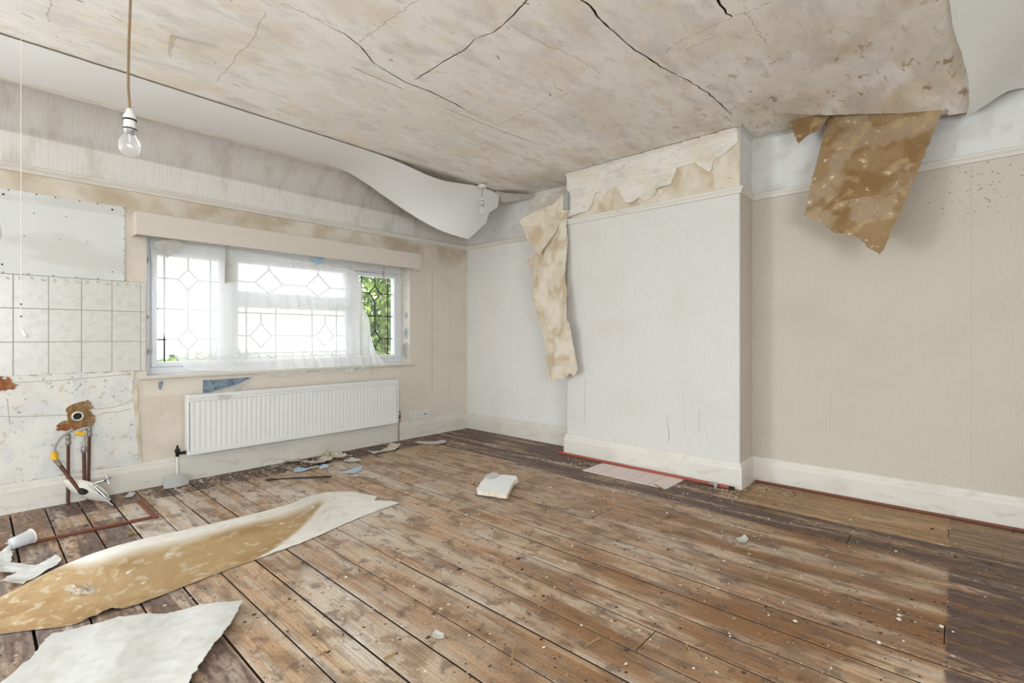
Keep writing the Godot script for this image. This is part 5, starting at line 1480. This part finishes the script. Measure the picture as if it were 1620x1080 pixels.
	mm.mesh = done(cm)
	mm.instance_count = 5600
	for i in 5600:
		var p := Vector2(rg.randf_range(-0.6, 3.66), rg.randf_range(-4.0, 0.6))
		var k := rg.randf()
		if k < 0.27: p = Vector2(rg.randf_range(0.7, 3.6) if k < 0.1 else rg.randf_range(0.9, 2.2), WZ + 0.04 + absf(rg.randfn(0.0, 0.2)))
		elif k < 0.32: p = Vector2(RX - 0.05 - absf(rg.randfn(0.0, 0.3)), rg.randf_range(-1.2, -0.7))
		elif k < 0.4: p = Vector2(CHX - 0.08 - absf(rg.randfn(0.0, 0.12)), rg.randf_range(-2.5, -1.0))
		if p.x > CHX - 0.03 and p.y > CHZ0 - 0.03 and p.y < CHZ1 + 0.03: p.x = CHX - 0.1
		var s := rg.randf_range(0.0012, 0.004) if rg.randf() < 0.93 else rg.randf_range(0.004, 0.008)
		var b := Basis(Vector3.UP, rg.randf() * TAU).scaled(Vector3(s * rg.randf_range(0.6, 2.0), s, s))
		mm.set_instance_transform(i, Transform3D(b, Vector3(minf(p.x, 3.66), 0.0, p.y)))
		var c := rgb(58, 44, 34).srgb_to_linear()
		var w := rg.randf()
		if w < 0.38: c = rgb(216, 208, 194).srgb_to_linear()
		elif w < 0.5: c = rgb(134, 104, 66).srgb_to_linear()
		mm.set_instance_color(i, c)
	var mi := MultiMeshInstance3D.new()
	mi.name = "floor_debris"
	mi.multimesh = mm
	mi.material_override = M.debris
	add_child(mi)
	tag(mi, "crumbs of plaster and dirt scattered over the floorboards", "debris", "", "stuff")

# ------------------------------------------------------------------ lamps and cords
func pendant(called: String, label: String, at: Vector3, drop: float, rose: bool, thick: float) -> void:
	var t := thing(called, label, "pendant lamp", at, "bare bulb pendants")
	if rose: put("ceiling_rose", lathem([Vector2(0.0005, -0.03), Vector2(0.03, -0.03), Vector2(0.037, -0.022), Vector2(0.04, 0.0), Vector2(0.0005, 0.0)], Vector3.ZERO, Vector3.UP, 24), M.plastic_white, t)
	var pts := []
	for i in 12: pts.append(Vector3(0.004 * sin(i * 0.5), -drop * i / 11.0, 0.0))
	pts[-1] = Vector3(0, -drop, 0)
	put("cord", tubem(pts, thick, 8), M.cord, t)
	var y := -drop
	var h := put("lampholder", lathem([Vector2(0.005, 0.0), Vector2(0.008, -0.002), Vector2(0.0125, -0.018), Vector2(0.0165, -0.024), Vector2(0.0165, -0.03), Vector2(0.0155, -0.032), Vector2(0.0155, -0.058), Vector2(0.017, -0.06), Vector2(0.017, -0.068), Vector2(0.0005, -0.068)], Vector3(0, y, 0), Vector3.UP, 20), M.plastic_white, t)
	for r in [-0.033, -0.062]: put("ring", lathem([Vector2(0.0155, r), Vector2(0.0182, r - 0.001), Vector2(0.0182, r - 0.0045), Vector2(0.0155, r - 0.0055)], Vector3(0, y, 0), Vector3.UP, 20), M.dark, h)
	var b := put("bulb", lathem([Vector2(0.0125, -0.07), Vector2(0.014, -0.078), Vector2(0.02, -0.09), Vector2(0.0275, -0.103), Vector2(0.03, -0.118), Vector2(0.0275, -0.132), Vector2(0.02, -0.143), Vector2(0.01, -0.148), Vector2(0.0003, -0.149)], Vector3(0, y, 0), Vector3.UP, 24), M.bulb, t)
	put("cap", lathem([Vector2(0.0125, -0.066), Vector2(0.0125, -0.08), Vector2(0.0003, -0.081)], Vector3(0, y, 0), Vector3.UP, 16), M.steel, b)
	put("filament_stem", tubem([Vector3(0, y - 0.08, 0), Vector3(0, y - 0.105, 0)], [0.004, 0.002], 6), M.cup, b)

func lamps() -> void:
	pendant("pendant_lamp", "nearer bare bulb on a long brown flex above the tiled corner", Vector3(0.331, CEIL, -1.926), 0.675, true, 0.0038)
	pendant("pendant_lamp", "far bare bulb on a short flex beside the drooping ceiling paper", Vector3(3.12, CEIL - 0.012, -3.2), 0.115, true, 0.0025)
	var c := thing("pull_cord", "thin white pull cord hanging in front of the left wall tiles", "pull cord", Vector3(0.131, CEIL, -2.83))
	put("cord", tubem([Vector3(0, 0, 0), Vector3(0, -0.75, 0), Vector3(0, -1.372, 0)], 0.0014, 6), M.cord_white, c)
	put("toggle", lathem([Vector2(0.001, 0.0), Vector2(0.004, -0.004), Vector2(0.007, -0.03), Vector2(0.006, -0.036), Vector2(0.0005, -0.036)], Vector3(0.004, -1.36, 0), Vector3(-0.35, 1, 0).normalized(), 10), M.plastic_white, c)
	for y in [-1.26, -1.31]: put("bead", lathem([Vector2(0.0005, 0.004), Vector2(0.004, 0), Vector2(0.0005, -0.004)], Vector3(0, y, 0), Vector3.UP, 8), M.dark, c)
	c = thing("pull_cord", "second pull cord with white acorn at the photo's very left edge", "pull cord", Vector3(0.066, CEIL, -2.83))
	put("cord", tubem([Vector3(0, 0, 0), Vector3(0, -0.95, 0)], 0.0012, 6), M.cord_white, c)
	put("acorn", lathem([Vector2(0.001, 0.0), Vector2(0.008, -0.01), Vector2(0.011, -0.04), Vector2(0.009, -0.06), Vector2(0.0005, -0.065)], Vector3(0, -0.94, 0), Vector3.UP, 12), M.plastic_white, c)

# ------------------------------------------------------------------ the garden outside
func garden() -> void:
	tag(struct("ground_outside", boxm(Vector3(-12, -0.6, -26), Vector3(18, -0.45, WZ - 0.27)), M.bounce_ground), "", "", "", "structure")
	var rg := RandomNumberGenerator.new()
	rg.seed = 15
	var leaf := mb()
	leaf.set_smooth_group(-1)
	quad(leaf, Vector3(0, 0, -1), Vector3(0.45, 0.12, 0), Vector3(0, 0, 1), Vector3(-0.45, 0.12, 0))
	var lm := done(leaf)
	var trees := [["garden_tree", "leafy green tree seen through the clear right pane", Vector3(5.35, -0.45, -7.3), Vector3(1.15, 1.7, 0.9), 1.7, 9000], ["garden_shrub", "pale green shrub behind the net curtain's middle light", Vector3(2.3, -0.45, -7.6), Vector3(1.0, 0.5, 0.7), 0.8, 1300], ["garden_shrub", "pale green shrub outside the window's left light", Vector3(0.5, -0.45, -7.8), Vector3(1.1, 0.5, 0.7), 0.7, 1200]]
	for t in trees:
		var o := thing(t[0], t[1], "tree" if t[0] == "garden_tree" else "shrub", t[2])
		put("trunk", tubem([Vector3(0, 0, 0), Vector3(0.05, t[4] * 0.6, 0.02), Vector3(0.0, t[4] * 1.1, 0)], [0.09, 0.07, 0.03], 8), M.bark, o)
		var mm := MultiMesh.new()
		mm.transform_format = MultiMesh.TRANSFORM_3D
		mm.use_colors = true
		mm.mesh = lm
		mm.instance_count = t[5]
		for i in t[5]:
			var d := Vector3(rg.randfn(), rg.randfn(), rg.randfn()).normalized() * pow(rg.randf(), 0.45)
			var p: Vector3 = Vector3(0, t[4], 0) + d * t[3]
			var b := Basis.from_euler(Vector3(rg.randf() * TAU, rg.randf() * TAU, rg.randf() * TAU)).scaled(Vector3.ONE * rg.randf_range(0.045, 0.09))
			mm.set_instance_transform(i, Transform3D(b, p))
			var g := rg.randf()
			mm.set_instance_color(i, Color(0.05, 0.12, 0.02).lerp(Color(0.45, 0.6, 0.14), g * g))
		var mi := MultiMeshInstance3D.new()
		mi.name = "foliage"
		mi.multimesh = mm
		mi.material_override = M.leaf
		o.add_child(mi)
		mi.set_meta("kind", "stuff")

func _ready() -> void:
	# camera
	var cam := Camera3D.new()
	cam.name = "camera"
	cam.position = Vector3(0, 1.02, 0)
	cam.rotation.y = -(PI / 2 - atan(703.0 / 774.0))
	cam.projection = Camera3D.PROJECTION_FRUSTUM
	cam.near = 0.05
	cam.far = 200.0
	cam.size = 2.0 * 0.05 * 540.0 / 774.0
	cam.frustum_offset = Vector2(0, -8.7 / 774.0 * 0.05)
	add_child(cam)
	cam.current = true
	# overcast sky
	var env := Environment.new()
	var sky := Sky.new()
	var sm := ProceduralSkyMaterial.new()
	# an overcast sky: about three times brighter overhead than at the horizon
	sm.sky_top_color = Color(0.95, 0.975, 1.0)
	sm.sky_horizon_color = Color(0.62, 0.62, 0.615)
	sm.sky_curve = 0.35
	sm.ground_bottom_color = Color(0.45, 0.45, 0.42)
	sm.ground_horizon_color = Color(0.7, 0.7, 0.66)
	sm.sun_angle_max = 0.0
	sky.sky_material = sm
	env.background_mode = Environment.BG_SKY
	env.sky = sky
	env.background_energy_multiplier = 4.7
	env.tonemap_mode = Environment.TONE_MAPPER_LINEAR
	env.tonemap_exposure = 1.1
	env.sdfgi_enabled = true
	env.ssao_enabled = true
	env.ssil_enabled = true
	var we := WorldEnvironment.new()
	we.name = "environment"
	we.environment = env
	add_child(we)
	# fill lights added at the three made-up openings out of view
	for d in [["left_fill", Vector3(LX - 0.03, 1.05, -2.1), -PI / 2, Vector2(3.5, 2.0), 4.0], ["back_fill", Vector3(-2.7, 1.35, WZ - 0.04), PI, Vector2(2.3, 1.2), 20.0], ["front_fill", Vector3(-1.0, 1.32, FZ + 0.04), 0.0, Vector2(3.1, 1.55), 11.5]]:
		var al := AreaLight3D.new()
		al.name = d[0]
		al.position = d[1]
		al.rotation.y = d[2]
		al.area_size = d[3]
		al.light_energy = d[4]
		al.light_color = Color(0.89, 0.95, 1.0)
		al.area_range = 30.0
		al.shadow_enabled = true
		add_child(al)
	rng.seed = 1
	var t0 := Time.get_ticks_msec()
	make_materials()
	M.ceil_world = M.ceiling
	print("materials ", Time.get_ticks_msec() - t0)
	setting()
	window_scene()
	print("window ", Time.get_ticks_msec() - t0)
	wall_fixtures()
	papers()
	print("papers ", Time.get_ticks_msec() - t0)
	floor_things()
	lamps()
	garden()
	print("done ", Time.get_ticks_msec() - t0)
